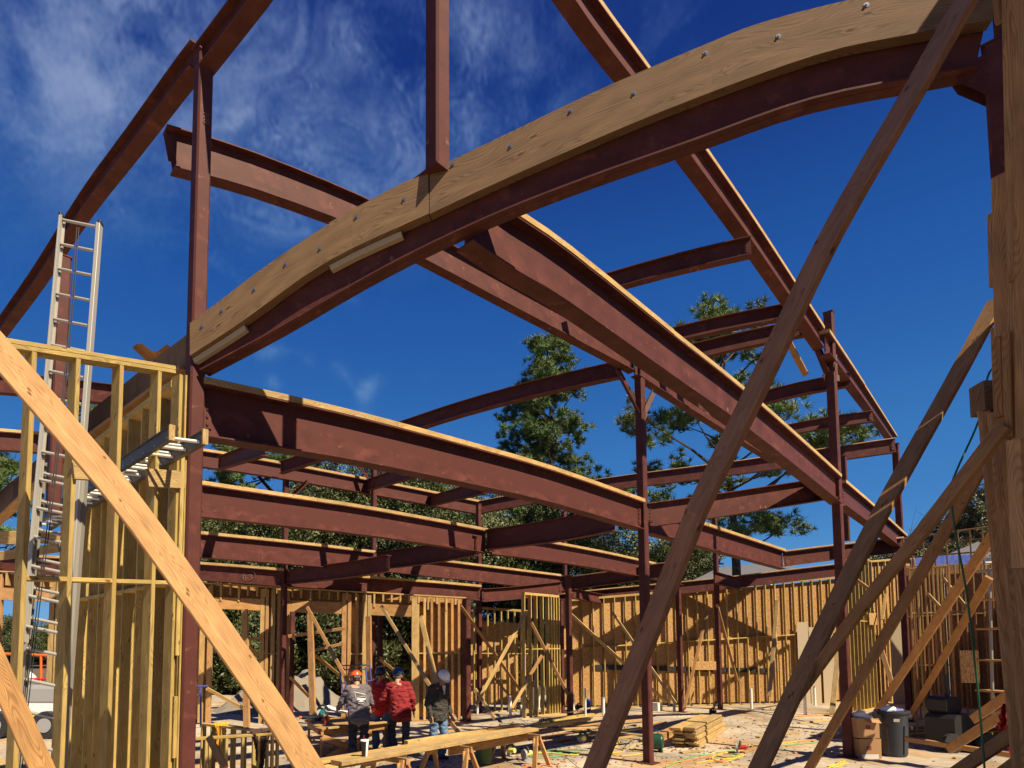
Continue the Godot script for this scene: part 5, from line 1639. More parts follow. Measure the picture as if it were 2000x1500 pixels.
		for k in 16:
			var f = (k + 0.5) / 16.0
			stick("seam", a.lerp(b, f) + Vector3(0, 0.03, 0), a2.lerp(b2, f) + Vector3(0, 0.03, 0), 0.05, 0.06, Vector3.UP, M.roof, t, 0.0)
	# blue tarpaulin over the low roof at the right
	begin()
	var n = noise(5, 0.7, 2)
	for i in 26:
		for k in 3:
			var p = []
			for e in [[i, k], [i + 1, k], [i + 1, k + 1], [i, k + 1]]:
				var u = e[0] / 26.0
				var v = e[1] / 3.0
				p.append(dep(lerpf(1748, 1925, u), lerpf(1114, 1088, v) - 6.0 * u, 26.5 + 1.5 * v) + Vector3(0, 0.03 * n.get_noise_2d(e[0] * 1.1, e[1] * 1.7), 0))
			flat(p[0], p[1], p[2], p[3])
	tag(done("tarpaulin", M.tarp), "blue tarpaulin draped over the low roof at far right", "tarpaulin")
# ---------------------------------------------------------------- things on the slab
func planks(called, label, group, list, mats):
	# list of [A, B, w, h]
	for q in list:
		begin()
		sweep(rect(q[2], q[3], 0.004), [q[0], q[1]], Vector3.UP)
		tag(done(called, pick(mats)), q[4] if q.size() > 4 else label, "plank", group)
func sawhorse(label, c, dir, h, len = 0.95):
	var t = thing("sawhorse", label, "sawhorse", Vector3(c.x, 0, c.z), "wooden sawhorses")
	var d = Vector3(dir.x, 0, dir.y).normalized()
	var s = Vector3(-d.z, 0, d.x)
	var o = Vector3(c.x, 0, c.z)
	stick("top_rail", o - d * len / 2 + Vector3(0, h - 0.045, 0), o + d * len / 2 + Vector3(0, h - 0.045, 0), 0.04, 0.09, Vector3.UP, pick(M.fir), t)
	for e in [-1, 1]:
		for f in [-1, 1]:
			stick("leg", o + d * (e * (len / 2 - 0.08)) + s * f * 0.03 + Vector3(0, h - 0.03, 0), o + d * (e * (len / 2 + 0.02)) + s * f * 0.24, 0.038, 0.089, d, pick(M.fir), t)
		var a = o + d * (e * (len / 2 - 0.08)) + Vector3(0, h - 0.14, 0)
		stick("gusset", a - s * 0.13, a + s * 0.13, 0.016, 0.15, Vector3.UP, pick(M.fir), t)
func cloth(called, label, c, right, drop, width, m, seed_):
	# garment or rag hung over an edge: two folds of one sheet
	var n = noise(seed_, 1.6, 3)
	begin()
	var fwd = right.cross(Vector3.UP).normalized()
	if fwd.z < 0: fwd = -fwd
	var W = 10
	var H = 14
	var f = func(i, k, side):
		var u = float(i) / W - 0.5
		var v = float(k) / H
		var taper = 1.0 + 0.25 * sin(v * 4.0 + seed_) - 0.25 * v
		var out = 0.035 + 0.05 * sin(u * 17.0 + v * 3.0) * v + 0.05 * n.get_noise_2d(u * 3.0, v * 3.0 + side * 5)
		var dy = -v * drop * (1.0 if side > 0 else 0.55) * (1.0 + 0.22 * sin(u * 6.0 + seed_))
		return c + right * u * width * taper + Vector3(0, dy + 0.012, 0) + fwd * (out * side if v > 0 else 0.0)
	for side in [1, -1]:
		for i in W:
			for k in H: flat(f.call(i, k, side), f.call(i + 1, k, side), f.call(i + 1, k + 1, side), f.call(i, k + 1, side))
	return tag(done(called, m), label, "cloth")
func cord(label, pts, r, m, called = "cord", group = "cords on the slab", h = 0.012):
	var p = []
	for q in pts:
		var c = lev(q[0], q[1], h)
		p.append(c)
	return tag(tube(called, smooth_path(p, 5), r, m, self, 5), label, "cord", group)
func make_things():
	# work table ----------------------------------------------------------------
	var h = 0.63
	var a = lev(627, 1424, h)
	var b = lev(600, 1406, h)
	var c = lev(757, 1412, h)
	var u = (c - a)
	var v = (b - a)
	var t = thing("work_table", "rough lumber work table with plans and tools in front of the workers", "table", a * Vector3(1, 0, 1))
	for k in 5:
		var o = a + v * (0.1 + 0.2 * k) - Vector3(0, 0.019, 0)
		stick("top_board", o - u.normalized() * rng.randf_range(0, 0.03), o + u, v.length() * 0.2 - 0.006, 0.038, Vector3.UP, pick(M.fir + M.pine), t)
	for e in [[0.02, 0.05], [0.97, 0.05], [0.02, 0.95], [0.97, 0.95]]:
		var p = a + u * e[0] + v * e[1]
		stick("leg", Vector3(p.x, 0, p.z), Vector3(p.x, h - 0.04, p.z), 0.038, 0.089, Vector3(0, 0, 1), pick(M.fir), t)
	for e in [0.02, 0.96]:
		stick("apron", a + v * e + Vector3(0, -0.085, 0.0), a + u + v * e + Vector3(0, -0.085, 0.0), 0.038, 0.089, Vector3.UP, pick(M.fir), t)
	for e in [0.0, 0.99]:
		stick("apron", a + u * e + v * 0.1 + Vector3(0, -0.085, 0.0), a + u * e + v * 0.9 + Vector3(0, -0.085, 0.0), 0.038, 0.089, Vector3.UP, pick(M.fir), t)
	var ga = a * Vector3(1, 0, 1)
	stick("cross_brace", ga + Vector3(0.03, 0.48, 0.03), ga + u * 0.75 * Vector3(1, 0, 1) + Vector3(0, 0.04, 0.03), 0.02, 0.11, Vector3.UP, pick(M.fir), t)
	stick("cross_brace", ga + Vector3(0.03, 0.04, 0.0), ga + u * 0.75 * Vector3(1, 0, 1) + Vector3(0, 0.46, 0.0), 0.02, 0.11, Vector3.UP, pick(M.fir), t)
	stick("edge_board", a + Vector3(0.12, 0.02, 0.02), a + u * 0.98 + Vector3(0, 0.02, 0.02), 0.09, 0.038, Vector3.UP, M.pine[1], t)
	# curled plans
	var pc = lev(664, 1398, h + 0.02)
	for s in 2:
		begin()
		for i in 14:
			for k in 6:
				var p = []
				for e in [[i, k], [i + 1, k], [i + 1, k + 1], [i, k + 1]]:
					var x = -0.42 + 0.78 * e[0] / 14.0
					var z = -0.25 + 0.5 * e[1] / 6.0
					var y = 0.0
					if s == 0: y = 0.03 + 0.10 * pow(maxf(0, 0.5 - absf(x + 0.05)), 1.2) * (1 + sin(z * 9.0)) + 0.05 * absf(sin(x * 8.0 + z * 3.0))
					else: y = 0.10 + 0.30 * pow(maxf(0.0, -x + 0.05), 1.15) + 0.04 * z
					p.append(pc + Vector3(x * (1.0 if s == 0 else 0.7), y, z))
				flat(p[0], p[1], p[2], p[3])
		tag(done("plan_sheet", M.white), ["crumpled building plans lying on the work table", "top plan sheet curling up in front of the man in grey"][s], "paper")
	# nail gun with orange tip, sander, orange pouch, can
	var tp = lev(618, 1407, h)
	t = thing("nail_gun", "black nail gun with orange tip on the left of the table", "tool", tp)
	tube("barrel", [tp + Vector3(-0.30, 0.06, 0.02), tp + Vector3(0.15, 0.05, 0.0)], 0.035, M.black, t, 10)
	tube("tip", [tp + Vector3(-0.36, 0.065, 0.023), tp + Vector3(-0.30, 0.06, 0.02)], 0.03, M.orange, t, 10)
	stick("handle", tp + Vector3(0.0, 0.05, 0), tp + Vector3(0.08, 0.03, 0.18), 0.04, 0.05, Vector3.UP, M.black, t)
	stick("magazine", tp + Vector3(-0.2, 0.03, 0.05), tp + Vector3(0.22, 0.02, 0.14), 0.03, 0.03, Vector3.UP, M.fibre, t)
	tp = lev(628, 1402, h)
	t = thing("circular_saw", "teal circular saw lying behind the nail gun", "tool", tp)
	begin()
	sweep(ring(0.12, 18), [tp + Vector3(0, 0.13, -0.02), tp + Vector3(0.01, 0.14, 0.02)], Vector3.UP)
	done("blade_guard", M.grey, t)
	tube("motor", [tp + Vector3(0.02, 0.13, 0.02), tp + Vector3(0.05, 0.14, 0.16)], 0.055, mat(Vector3(0.01, 0.15, 0.14), 0.5), t, 12)
	tube("handle", smooth_path([tp + Vector3(-0.08, 0.20, 0.04), tp + Vector3(0.02, 0.28, 0.05), tp + Vector3(0.13, 0.24, 0.06), tp + Vector3(0.16, 0.15, 0.06)], 4), 0.02, M.black, t, 8)
	begin()
	box(tp + Vector3(0, 0.012, 0.03), 0.30, 0.012, 0.14)
	done("shoe", M.grey, t)
	tp = lev(634, 1411, h)
	t = thing("tool_pouch", "orange tool pouch on the table beside the plans", "pouch", tp)
	begin()
	flesh([[tp + Vector3(-0.02, 0.05, 0), tp + Vector3(0.05, 0.06, 0), 0.05, 0.06], [tp + Vector3(0.03, 0.10, 0), tp + Vector3(0.06, 0.14, 0), 0.03, 0.02]], 0.03, 0.015)
	done("bag", M.orange, t)
	tube("loop", smooth_path([tp + Vector3(-0.05, 0.08, 0.05), tp + Vector3(0, 0.15, 0.06), tp + Vector3(0.05, 0.09, 0.06)], 4), 0.008, M.black, t, 5)
	tp = lev(636, 1415, h)
	begin()
	lathe([Vector2(0.0, 0.12), Vector2(0.026, 0.12), Vector2(0.033, 0.108), Vector2(0.033, 0.012), Vector2(0.026, 0.0), Vector2(0, 0)], tp, 14)
	tag(done("soda_can", mat(Vector3(0.35, 0.03, 0.05), 0.25)), "small red can on the table edge", "can")
	tp = lev(735, 1401, h)
	t = thing("paper_cup", "white paper cup on the table before the red tank top", "cup", tp)
	begin()
	lathe([Vector2(0.0, 0.24), Vector2(0.05, 0.24), Vector2(0.036, 0.0), Vector2(0, 0)], tp, 16)
	done("cup_wall", M.white, t)
	begin()
	lathe([Vector2(0.0, 0.252), Vector2(0.05, 0.252), Vector2(0.054, 0.24), Vector2(0.05, 0.235)], tp, 16)
	done("lid", M.white, t)
	tp = lev(743, 1401, h)
	t = thing("tablet", "grey tablet propped up beside the white paper cup", "tablet", tp)
	begin()
	box(tp + Vector3(0, 0.12, 0), 0.16, 0.22, 0.014)
	done("case", M.grey, t)
	begin()
	box(tp + Vector3(0, 0.12, -0.008), 0.14, 0.19, 0.004)
	done("screen", M.black, t)
	# planks on sawhorses ---------------------------------------------------------
	h = 0.62
	var bs = lev(655, 1490, h)
	var be = lev(1042, 1424, h)
	var bd = (be - bs).normalized()
	var sd = Vector3(-bd.z, 0, bd.x)
	if sd.z > 0: sd = -sd
	planks("bench_plank", "long pale plank laid across the sawhorses, front of the bench", "", [[bs - sd * 0.02, be, 0.235, 0.06]], [M.pine[1]])
	planks("bench_plank", "second long plank behind the front bench plank", "", [[bs + sd * 0.25 - bd * 0.12, be + sd * 0.25 - bd * 0.1, 0.235, 0.038]], [M.pine[0]])
	planks("bench_plank", "narrow plank on edge along the back of the bench", "", [[bs + sd * 0.42 + bd * 1.75 + Vector3(0, 0.03, 0), be + sd * 0.42 + bd * 0.1 + Vector3(0, 0.03, 0), 0.09, 0.07]], [M.pine[2]])
	planks("bench_plank", "short plank end under the front of the bench, left one", "", [[bs - bd * 0.25 + sd * 0.05 - Vector3(0, 0.055, 0), bs + bd * 1.3 + sd * 0.05 - Vector3(0, 0.055, 0), 0.235, 0.038]], [M.pine[2]])
	planks("bench_plank", "short block under the back bench plank near the cup", "", [[bs + sd * 0.25 - bd * 0.3 + Vector3(0, -0.045, 0), bs + sd * 0.25 + bd * 0.5 + Vector3(0, -0.045, 0), 0.14, 0.038]], [M.fir[0]])
	var hs = Vector2(sd.x, sd.z)
	for q in [[0.22, "sawhorse under the near left end of the bench", 0.9], [0.52, "sawhorse under the middle of the bench", 0.95], [0.93, "sawhorse under the far right end of the bench beside the saw", 1.0]]:
		sawhorse(q[1], bs.lerp(be, q[0]) + sd * 0.12, hs, h - 0.035, q[2])
	planks("bench_plank", "stretcher board joining the sawhorses under the bench", "", [[bs.lerp(be, 0.5) + sd * 0.05 - Vector3(0, 0.14, 0), bs.lerp(be, 0.97) + sd * 0.05 - Vector3(0, 0.14, 0), 0.038, 0.13]], [M.fir[1]])
	# big paper cup with straw
	tp = lev(712, 1477, h + 0.03)
	t = thing("drink_cup", "large black and white drink cup with red straw standing on the bench", "cup", tp)
	begin()
	lathe([Vector2(0.058, 0.215), Vector2(0.038, 0.0), Vector2(0, 0)], tp, 24)
	done("cup_wall", M.black, t)
	begin()
	var e0 = -0.35
	for k in 8:
		var a0 = 0.62 - 1.0 + k * 0.16
		var a1 = a0 + 0.16
		var f = func(ang, y): return tp + Vector3(sin(ang) * (lerpf(0.0388, 0.0588, y / 0.215)), y, cos(ang) * (lerpf(0.0388, 0.0588, y / 0.215)))
		flat(f.call(a0 + 0.9, 0.002), f.call(a1 + 0.9, 0.002), f.call(a1 + 0.9, 0.213), f.call(a0 + 0.9, 0.213))
	done("white_band", M.white, t)
	begin()
	lathe([Vector2(0.0, 0.232), Vector2(0.054, 0.232), Vector2(0.062, 0.222), Vector2(0.062, 0.212), Vector2(0.056, 0.21)], tp, 24)
	done("lid", M.white, t)
	tube("straw", [tp + Vector3(-0.005, 0.22, 0), tp + Vector3(-0.012, 0.29, 0)], 0.005, M.redpaint, t, 6)
	# knee wall with jackets ----------------------------------------------------------
	var ka = xz(lev(366, 1441, 0.9))
	var kb = xz(lev(542, 1430, 0.9))
	stud_wall("low framed knee wall at bottom left with jackets hung on it", ka, kb, [0.04, 0.2, 0.24, 0.42, 0.60, 0.78, 0.88, 0.94, 1.0], 0.9, 0.9, M.treated, {"double": false, "d": 0.09})
	var kc = xz(lev(398, 1412, 0.9))
	var kd = xz(lev(498, 1424, 0.9))
	stud_wall("back run of the low knee wall behind the yellow jacket", kc, kd, even(6), 0.9, 0.9, M.treated, {"double": false, "d": 0.09})
	board("diagonal_brace", "short brace leaning inside the low knee wall", "brace", [[408, 1440, 8.6], [440, 1500, 8.2]], 0.09, 0.038, M.fir, 0.3, "diagonal braces propping the far walls")
	var rgt = Vector3(kb.x - ka.x, 0, kb.y - ka.y).normalized()
	cloth("yellow_jacket", "yellow jacket draped over the back rail of the knee wall", v3(kc.lerp(kd, 0.36), 0.93), rgt, 0.52, 0.22, mat(Vector3(0.62, 0.30, 0.02), 0.9), 3)
	cloth("brown_jacket", "dark brown jacket hung on the front rail of the knee wall", v3(ka.lerp(kb, 0.80), 0.96), rgt, 0.56, 0.26, mat(Vector3(0.055, 0.026, 0.02), 0.9), 8)
	# scaffold frame ----------------------------------------------------------------
	t = thing("scaffold_frame", "blue tubular scaffold frame standing behind the workers", "scaffold", dep(694, 1400, 16.0) * Vector3(1, 0, 1))
	for q in [[662, 1300, 676, 1396], [671, 1303, 682, 1396], [722, 1300, 732, 1396], [714, 1303, 722, 1396]]: tube("post", [dep(q[0], q[1], 16.0), dep(q[2], q[3], 16.0)], 0.02, M.bluepipe, t, 8)
	for q in [[660, 1300, 724, 1299], [672, 1308, 716, 1307], [664, 1334, 674, 1334], [668, 1364, 679, 1364], [718, 1330, 727, 1330]]: tube("crossbar", [dep(q[0], q[1], 16.0), dep(q[2], q[3], 16.0)], 0.016, M.bluepipe, t, 8)
	t = thing("scaffold_frame", "blue scaffold pipe end showing beside the left column", "scaffold", dep(375, 1400, 13.0) * Vector3(1, 0, 1))
	for q in [[372, 1340, 374, 1420], [392, 1340, 392, 1420], [370, 1341, 406, 1340], [372, 1358, 392, 1358]]: tube("post", [dep(q[0], q[1], 13.0), dep(q[2], q[3], 13.0)], 0.02, M.bluepipe, t, 8)
	# lumber pile ---------------------------------------------------------------------
	var n0 = lev(1350, 1461, 0.0)
	var n1 = lev(1448, 1402, 0.0)
	var ld = (n1 - n0).normalized()
	var ls = Vector3(-ld.z, 0, ld.x)
	if ls.x > 0: ls = -ls
	var list = []
	var nth = ["first", "second", "third", "fourth", "fifth", "sixth", "seventh", "eighth", "ninth", "tenth", "topmost"]
	for lay in 11:
		for k in 2:
			var o = n0 + ls * (k * 0.25 + rng.randf_range(-0.02, 0.02)) + Vector3(0, 0.02 + 0.042 * lay, 0) + ld * (rng.randf_range(-0.2, 0.14) + (0.10 if lay < 3 else 0.0) - (0.25 if lay > 8 else 0.0))
			list.append([o, o + ld * (3.3 + rng.randf_range(-0.2, 0.2)), 0.235, 0.038, "pale plank of the big pile, %s row, %s layer from the slab" % [["right", "left"][k], nth[lay]]])
	planks("stacked_plank", "pale plank in the big stacked pile on the slab", "planks of the big pile", list, M.pine)
	list = []
	for lay in 4:
		var o = n0 + ls * 0.85 + Vector3(0, 0.02 + 0.042 * lay, 0) + ld * rng.randf_range(0.0, 0.3)
		list.append([o, o + ld * 2.4, 0.2, 0.038, "shaded plank in the low row left of the big pile, %s layer" % nth[lay]])
	planks("stacked_plank", "shaded plank in the low row left of the big pile", "planks of the low row", list, M.fir)
	# loose boards in the middle of the slab
	var sc = [[1042, 1432, 1178, 1410], [1060, 1440, 1190, 1416], [1084, 1446, 1210, 1424], [1120, 1418, 1268, 1404], [1140, 1428, 1256, 1436], [1100, 1424, 1240, 1416], [1020, 1446, 1120, 1430], [1160, 1448, 1240, 1438], [1150, 1436, 1266, 1420]]
	var hh = 0.02
	for k in sc.size():
		var q = sc[k]
		var p = lev(q[0], q[1], hh)
		var r = lev(q[2], q[3], hh)
		planks("loose_board", "loose board in the heap left of the green tank, %s from the bottom" % nth[k], "boards scattered in the heap", [[p, r, 0.14, 0.036]], M.fir + M.pine)
		hh += 0.022
	sc = [[1100, 1452, 1166, 1444], [1000, 1448, 1046, 1436], [1450, 1470, 1490, 1455], [1240, 1418, 1300, 1410], [1480, 1440, 1560, 1430], [1520, 1400, 1640, 1396], [1560, 1412, 1650, 1404], [1490, 1385, 1560, 1380], [1330, 1470, 1370, 1466], [1700, 1402, 1760, 1396], [870, 1428, 906, 1424]]
	var where = ["under the yellow and black saw", "right of the bench end", "just right of the big plank pile", "behind the middle column foot", "between the big pile and the long brace", "longest one left of the box column", "in front of the longest one", "against the long far wall", "at the front corner of the big plank pile", "behind the trash can", "right of the standing man"]
	for k in sc.size():
		var q = sc[k]
		planks("scrap_board", "small scrap board on the slab " + where[k], "small scrap boards on the slab", [[lev(q[0], q[1], 0.02), lev(q[2], q[3], 0.02), 0.10, 0.036]], M.fir + M.pine)
	# treated timbers by the closet
	list = []
	for k in 7:
		var p = lev(1048 + (k % 3) * 4, 1418 - (k % 3) * 5, 0.05 + 0.09 * (k / 3))
		var r = lev(1150 + (k % 3) * 4, 1404 - (k % 3) * 4, 0.05 + 0.09 * (k / 3))
		list.append([p, r, 0.13, 0.085, "greenish timber in the closet foot stack, %s, %s layer" % [["front", "middle", "back"][k % 3], ["bottom", "second", "top"][k / 3]]])
	planks("treated_timber", "greenish timber in the shaded stack at the closet foot", "timbers stacked at the closet", list, M.treated)
	planks("treated_timber", "thin pale stick lying on the shaded timber stack", "", [[lev(1106, 1392, 0.3), lev(1152, 1383, 0.34), 0.04, 0.04]], M.pine)
	# lumber bundle right of the can
	list = []
	for k in 6:
		var p = lev(1770, 1436 - (k % 3) * 7, 0.04 + 0.09 * (k / 3))
		var r = lev(1960, 1432 - (k % 3) * 7, 0.04 + 0.09 * (k / 3))
		list.append([p, r, 0.14, 0.08, "yellow timber in the bundle right of the trash can, %s, %s layer" % [["front", "middle", "back"][k % 3], ["lower", "upper"][k / 3]]])
	planks("treated_timber", "yellow timber in the bundle right of the trash can", "timbers bundled right of the trash can", list, M.treated)
	board("floor_board", "long thin board lying on the slab in the bottom right", "board", [[1768, 1443, 11.9], [2010, 1480, 10.3]], 0.09, 0.05, M.fir, 0.4)
	# pipes stubbed up through the slab -----------------------------------------------
	for q in [[1043, 1347, 1394, "white pipe stub before the stud closet, left taller one"], [1053, 1338, 1384, "white pipe stub before the stud closet, right thin one"], [1018, 1377, 1397, "short white pipe stub left of the closet"], [997, 1359, 1400, "white pipe stub crossing the low brace"], [1120, 1356, 1390, "white pipe stub right of the closet column"], [1144, 1344, 1411, "tall thin pipe standing on the slab right of the closet"], [1179, 1361, 1400, "white pipe stub near the big brown brace"], [933, 1376, 1394, "squat white pipe beside the dark wall column"], [1468, 1345, 1384, "white pipe stub against the long far wall"], [1592, 1340, 1378, "pipe stub left of the box column, right one"], [1573, 1356, 1396, "pipe stub left of the box column, left one"], [1317, 1362, 1390, "grey pipe stub behind the big brown brace"]]:
		var g = lev(q[0], q[2], 0.0)
		begin()
		var tpp = Vector3(g.x, hy(xz(g), q[1]), g.z)
		sweep(ring(0.045 if q[0] != 1144 and q[0] != 1053 else 0.028, 10), [g, tpp], Vector3(0, 0, 1), true, true)
		var o = done("pipe_stub", M.pvc if q[0] != 1317 else M.grey)
		tag(o, q[3], "pipe", "pipe stubs through the slab")
	# green compressor tank -------------------------------------------------------------
	var gc = lev(1276, 1468, 0.0)
	t = thing("air_tank", "dark green air tank lying behind the middle column foot", "tank", gc)
	begin()
	var gx = Vector3(0.94, 0, 0.34)
	var pr = []
	for k in 5: pr.append(Vector2(0.165 * sin(k * PI / 8.0), 0.06 * (1 - cos(k * PI / 8.0))))
	for k in 5: pr.append(Vector2(0.165 * cos(k * PI / 8.0), 0.38 + 0.06 * sin(k * PI / 8.0)))
	lathe(pr, gc + Vector3(0, 0.215, 0) - gx * 0.22, 22, gx, Vector3.UP)
	done("shell", M.green, t)
	for s in [-0.12, 0.14]:
		begin()
		box(gc + gx * s + Vector3(0, 0.03, 0.0), 0.03, 0.06, 0.22)
		done("foot", M.green, t)
	tube("handle", smooth_path([gc - gx * 0.1 + Vector3(0, 0.38, 0), gc - gx * 0.08 + Vector3(0, 0.44, 0), gc + gx * 0.08 + Vector3(0, 0.44, 0), gc + gx * 0.1 + Vector3(0, 0.38, 0)], 3), 0.012, M.green, t, 6)
	tube("valve", [gc - gx * 0.22 + Vector3(0, 0.2, 0), gc - gx * 0.32 + Vector3(0, 0.2, 0.02)], 0.02, M.bolt, t, 8)
	# power saws and tools on the floor
	var sw = [[1136, 1452, "yellow and black saw on the scrap board", M.yellow, 0.0], [1128, 1388, "black tool bag left of the big brown brace", M.black, 0.5], [1388, 1398, "black saw on the slab before the far column", M.black, 0.9], [1395, 1384, "teal power saw against the long far wall", mat(Vector3(0.01, 0.14, 0.12), 0.4), 1.4], [1024, 1486, "silver and yellow saw leaning on the right sawhorse", M.yellow, 2.0], [1216, 1408, "dark saw in the heap shadow", M.black, 0.3], [992, 1478, "small yellow drill under the bench", M.yellow, 0.7], [1440, 1472, "red tool half under the cord coil", M.redpaint, 1.1]]
	for q in sw:
		var p = lev(q[0], q[1], 0.0)
		t = thing("power_saw", q[2], "power tool", p, "power tools left on the slab")
		var bx = Basis(Vector3.UP, q[4])
		begin()
		sweep(ring(0.10, 16), [p + bx * Vector3(0, 0.12, -0.02), p + bx * Vector3(0, 0.12, 0.02)], Vector3.UP)
		done("blade_guard", M.grey if q[3] != M.black else M.fibre, t)
		tube("motor", [p + bx * Vector3(0, 0.13, 0.02), p + bx * Vector3(0.02, 0.14, 0.17)], 0.05, q[3], t, 12)
		tube("handle", smooth_path([p + bx * Vector3(-0.08, 0.16, 0.05), p + bx * Vector3(-0.02, 0.25, 0.06), p + bx * Vector3(0.10, 0.22, 0.06), p + bx * Vector3(0.15, 0.10, 0.06)], 4), 0.02, M.black, t, 8)
		begin()
		box(p + bx * Vector3(0, 0.008, 0.03), 0.30, 0.01, 0.15, q[4])
		done("shoe", M.grey, t)
	# circular saw hung on the sawhorse leg: pale guard plate
	var gb = lev(945, 1492, 0.0)
	begin()
	lathe([Vector2(0, 0.32), Vector2(0.16, 0.32), Vector2(0.15, 0.0), Vector2(0, 0)], gb, 18)
	tag(done("green_bucket", mat(Vector3(0.05, 0.12, 0.04), 0.5)), "green bucket standing under the bench", "bucket")
	gb = lev(1148, 1389, 0.0)
	begin()
	flesh([[gb + Vector3(0, 0.08, 0), gb + Vector3(0.02, 0.36, 0), 0.11, 0.07]], 0.03, 0.03)
	tag(done("blue_bag", mat(Vector3(0.02, 0.08, 0.35), 0.6)), "small blue bag at the closet column behind the thin pipe", "bag")
	gb = lev(1283, 1388, 0.0)
	begin()
	box(gb + Vector3(0, 0.14, 0), 0.3, 0.28, 0.25, 0.7)
	tag(done("white_box", M.offwhite), "small white box behind the big brown brace", "box")
	gb = lev(1084, 1420, 0.0)
	begin()
	flesh([[gb + Vector3(-0.1, 0.05, 0), gb + Vector3(0.06, 0.04, 0), 0.05, 0.04], [gb + Vector3(0.0, 0.07, 0), gb + Vector3(0.0, 0.10, 0), 0.04, 0.03]], 0.02, 0.02)
	tag(done("paper_scrap", M.white), "crumpled white paper on the slab before the timber stack", "paper")
	# cords and hoses
	var yl = mat(Vector3(0.75, 0.48, 0.04), 0.5)
	var gr = mat(Vector3(0.10, 0.36, 0.10), 0.5)
	var og = mat(Vector3(0.85, 0.22, 0.06), 0.5)
	cord("yellow hose looping from the green tank across the slab", [[1262, 1470], [1230, 1462], [1262, 1450], [1266, 1468], [1220, 1476], [1190, 1470], [1210, 1452], [1200, 1446], [1196, 1458], [1216, 1468], [1120, 1474], [1060, 1470], [1010, 1476], [960, 1470]], 0.011, yl)
	cord("green cord tangled on the slab right of the bench", [[1150, 1466], [1110, 1464], [1060, 1468], [1046, 1472], [1090, 1470], [1130, 1468], [1100, 1476], [1050, 1480], [1030, 1474], [1075, 1466], [1120, 1470]], 0.010, gr)
	cord("orange cord in the foreground left of the big brown brace", [[1080, 1498], [1060, 1494], [1040, 1498], [1020, 1496], [1064, 1490], [1090, 1494]], 0.010, og)
	cord("orange cord running right from the tangled coil", [[1290, 1492], [1340, 1486], [1390, 1476], [1440, 1478], [1420, 1486], [1380, 1482], [1410, 1470], [1450, 1466], [1520, 1452], [1580, 1446], [1640, 1440]], 0.011, og)
	cord("green cord crossing the tangled coil to the right", [[1300, 1498], [1350, 1478], [1390, 1474], [1420, 1480], [1440, 1474], [1400, 1470], [1460, 1464], [1530, 1456], [1600, 1450]], 0.011, gr)
	cord("yellow cord in the tangled coil by the red tool", [[1360, 1490], [1400, 1484], [1440, 1480], [1450, 1472], [1420, 1470], [1390, 1480], [1420, 1488], [1470, 1462], [1540, 1450], [1620, 1442]], 0.011, yl)
	cord("yellow cord end in the foreground near the boxes", [[1608, 1506], [1630, 1494], [1650, 1486], [1636, 1498], [1618, 1496], [1656, 1490]], 0.012, yl)
	cord("black hose from the green tank to the yellow loops", [[1252, 1446], [1240, 1444], [1226, 1452], [1220, 1458], [1216, 1464]], 0.012, M.black)
	tag(tube("hanging_cord", smooth_path([dep(1938, 720, 5.0), dep(1928, 740, 5.0), dep(1912, 820, 5.0), dep(1868, 920, 5.0), dep(1858, 960, 5.0), dep(1866, 1040, 5.0), dep(1888, 1160, 5.0), dep(1908, 1330, 5.0), dep(1918, 1440, 5.0), dep(1926, 1540, 5.0)], 6), 0.0075, mat(Vector3(0.02, 0.16, 0.07), 0.5), self, 6), "green cord hanging down from the right wall header", "cord")
	# trash can -------------------------------------------------------------------------
	var tc = lev(1746, 1476, 0.0)
	t = thing("trash_can", "dark blue grey plastic trash can full of rubbish beside the boxes", "trash can", tc)
	var cm = mat(Vector3(0.030, 0.036, 0.048), 0.4)
	begin()
	lathe([Vector2(0.268, 0.86), Vector2(0.225, 0.02), Vector2(0.20, 0.0), Vector2(0, 0)], tc, 28)
	done("body", cm, t)
	begin()
	lathe([Vector2(0.25, 0.90), Vector2(0.305, 0.905), Vector2(0.31, 0.875), Vector2(0.28, 0.845), Vector2(0.268, 0.85)], tc, 28)
	done("rim", cm, t)
	for k in 4:
		var a0 = k * PI / 2 + 0.4
		var e = Vector3(sin(a0), 0, cos(a0))
		stick("rib", tc + e * 0.232 + Vector3(0, 0.06, 0), tc + e * 0.262 + Vector3(0, 0.62, 0), 0.12, 0.014, e, cm, t)
	for s in [-1, 1]:
		begin()
		box(tc + Vector3(s * 0.31, 0.80, 0), 0.07, 0.07, 0.16)
		done("handle", cm, t)
	begin()
	flat(tc + Vector3(-0.14, 0.70, 0.232), tc + Vector3(-0.04, 0.70, 0.258), tc + Vector3(-0.04, 0.76, 0.262), tc + Vector3(-0.14, 0.76, 0.236))
	done("label", mat(Vector3(0.45, 0.42, 0.36), 0.6), t)
	for q in [[-0.08, 0.93, 0.02, 0.13, M.white, "white paper bag sticking out of the trash can"], [0.08, 0.90, 0.04, 0.11, mat(Vector3(0.06, 0.06, 0.22), 0.5), "blue plastic in the trash can"]]:
		begin()
		var c0 = tc + Vector3(q[0], q[1], q[2])
		flesh([[c0 + Vector3(-0.07, -0.02, 0), c0 + Vector3(0.06, 0.0, 0.03), q[3] * 0.6, q[3] * 0.5], [c0 + Vector3(0, 0.0, 0), c0 + Vector3(-0.03, q[3] * 0.5, 0), q[3] * 0.5, q[3] * 0.2]], 0.03, 0.02)
		tag(done("rubbish", q[4]), q[5], "rubbish")
	# cardboard boxes ---------------------------------------------------------------------
	var bx0 = lev(1690, 1479, 0.0)
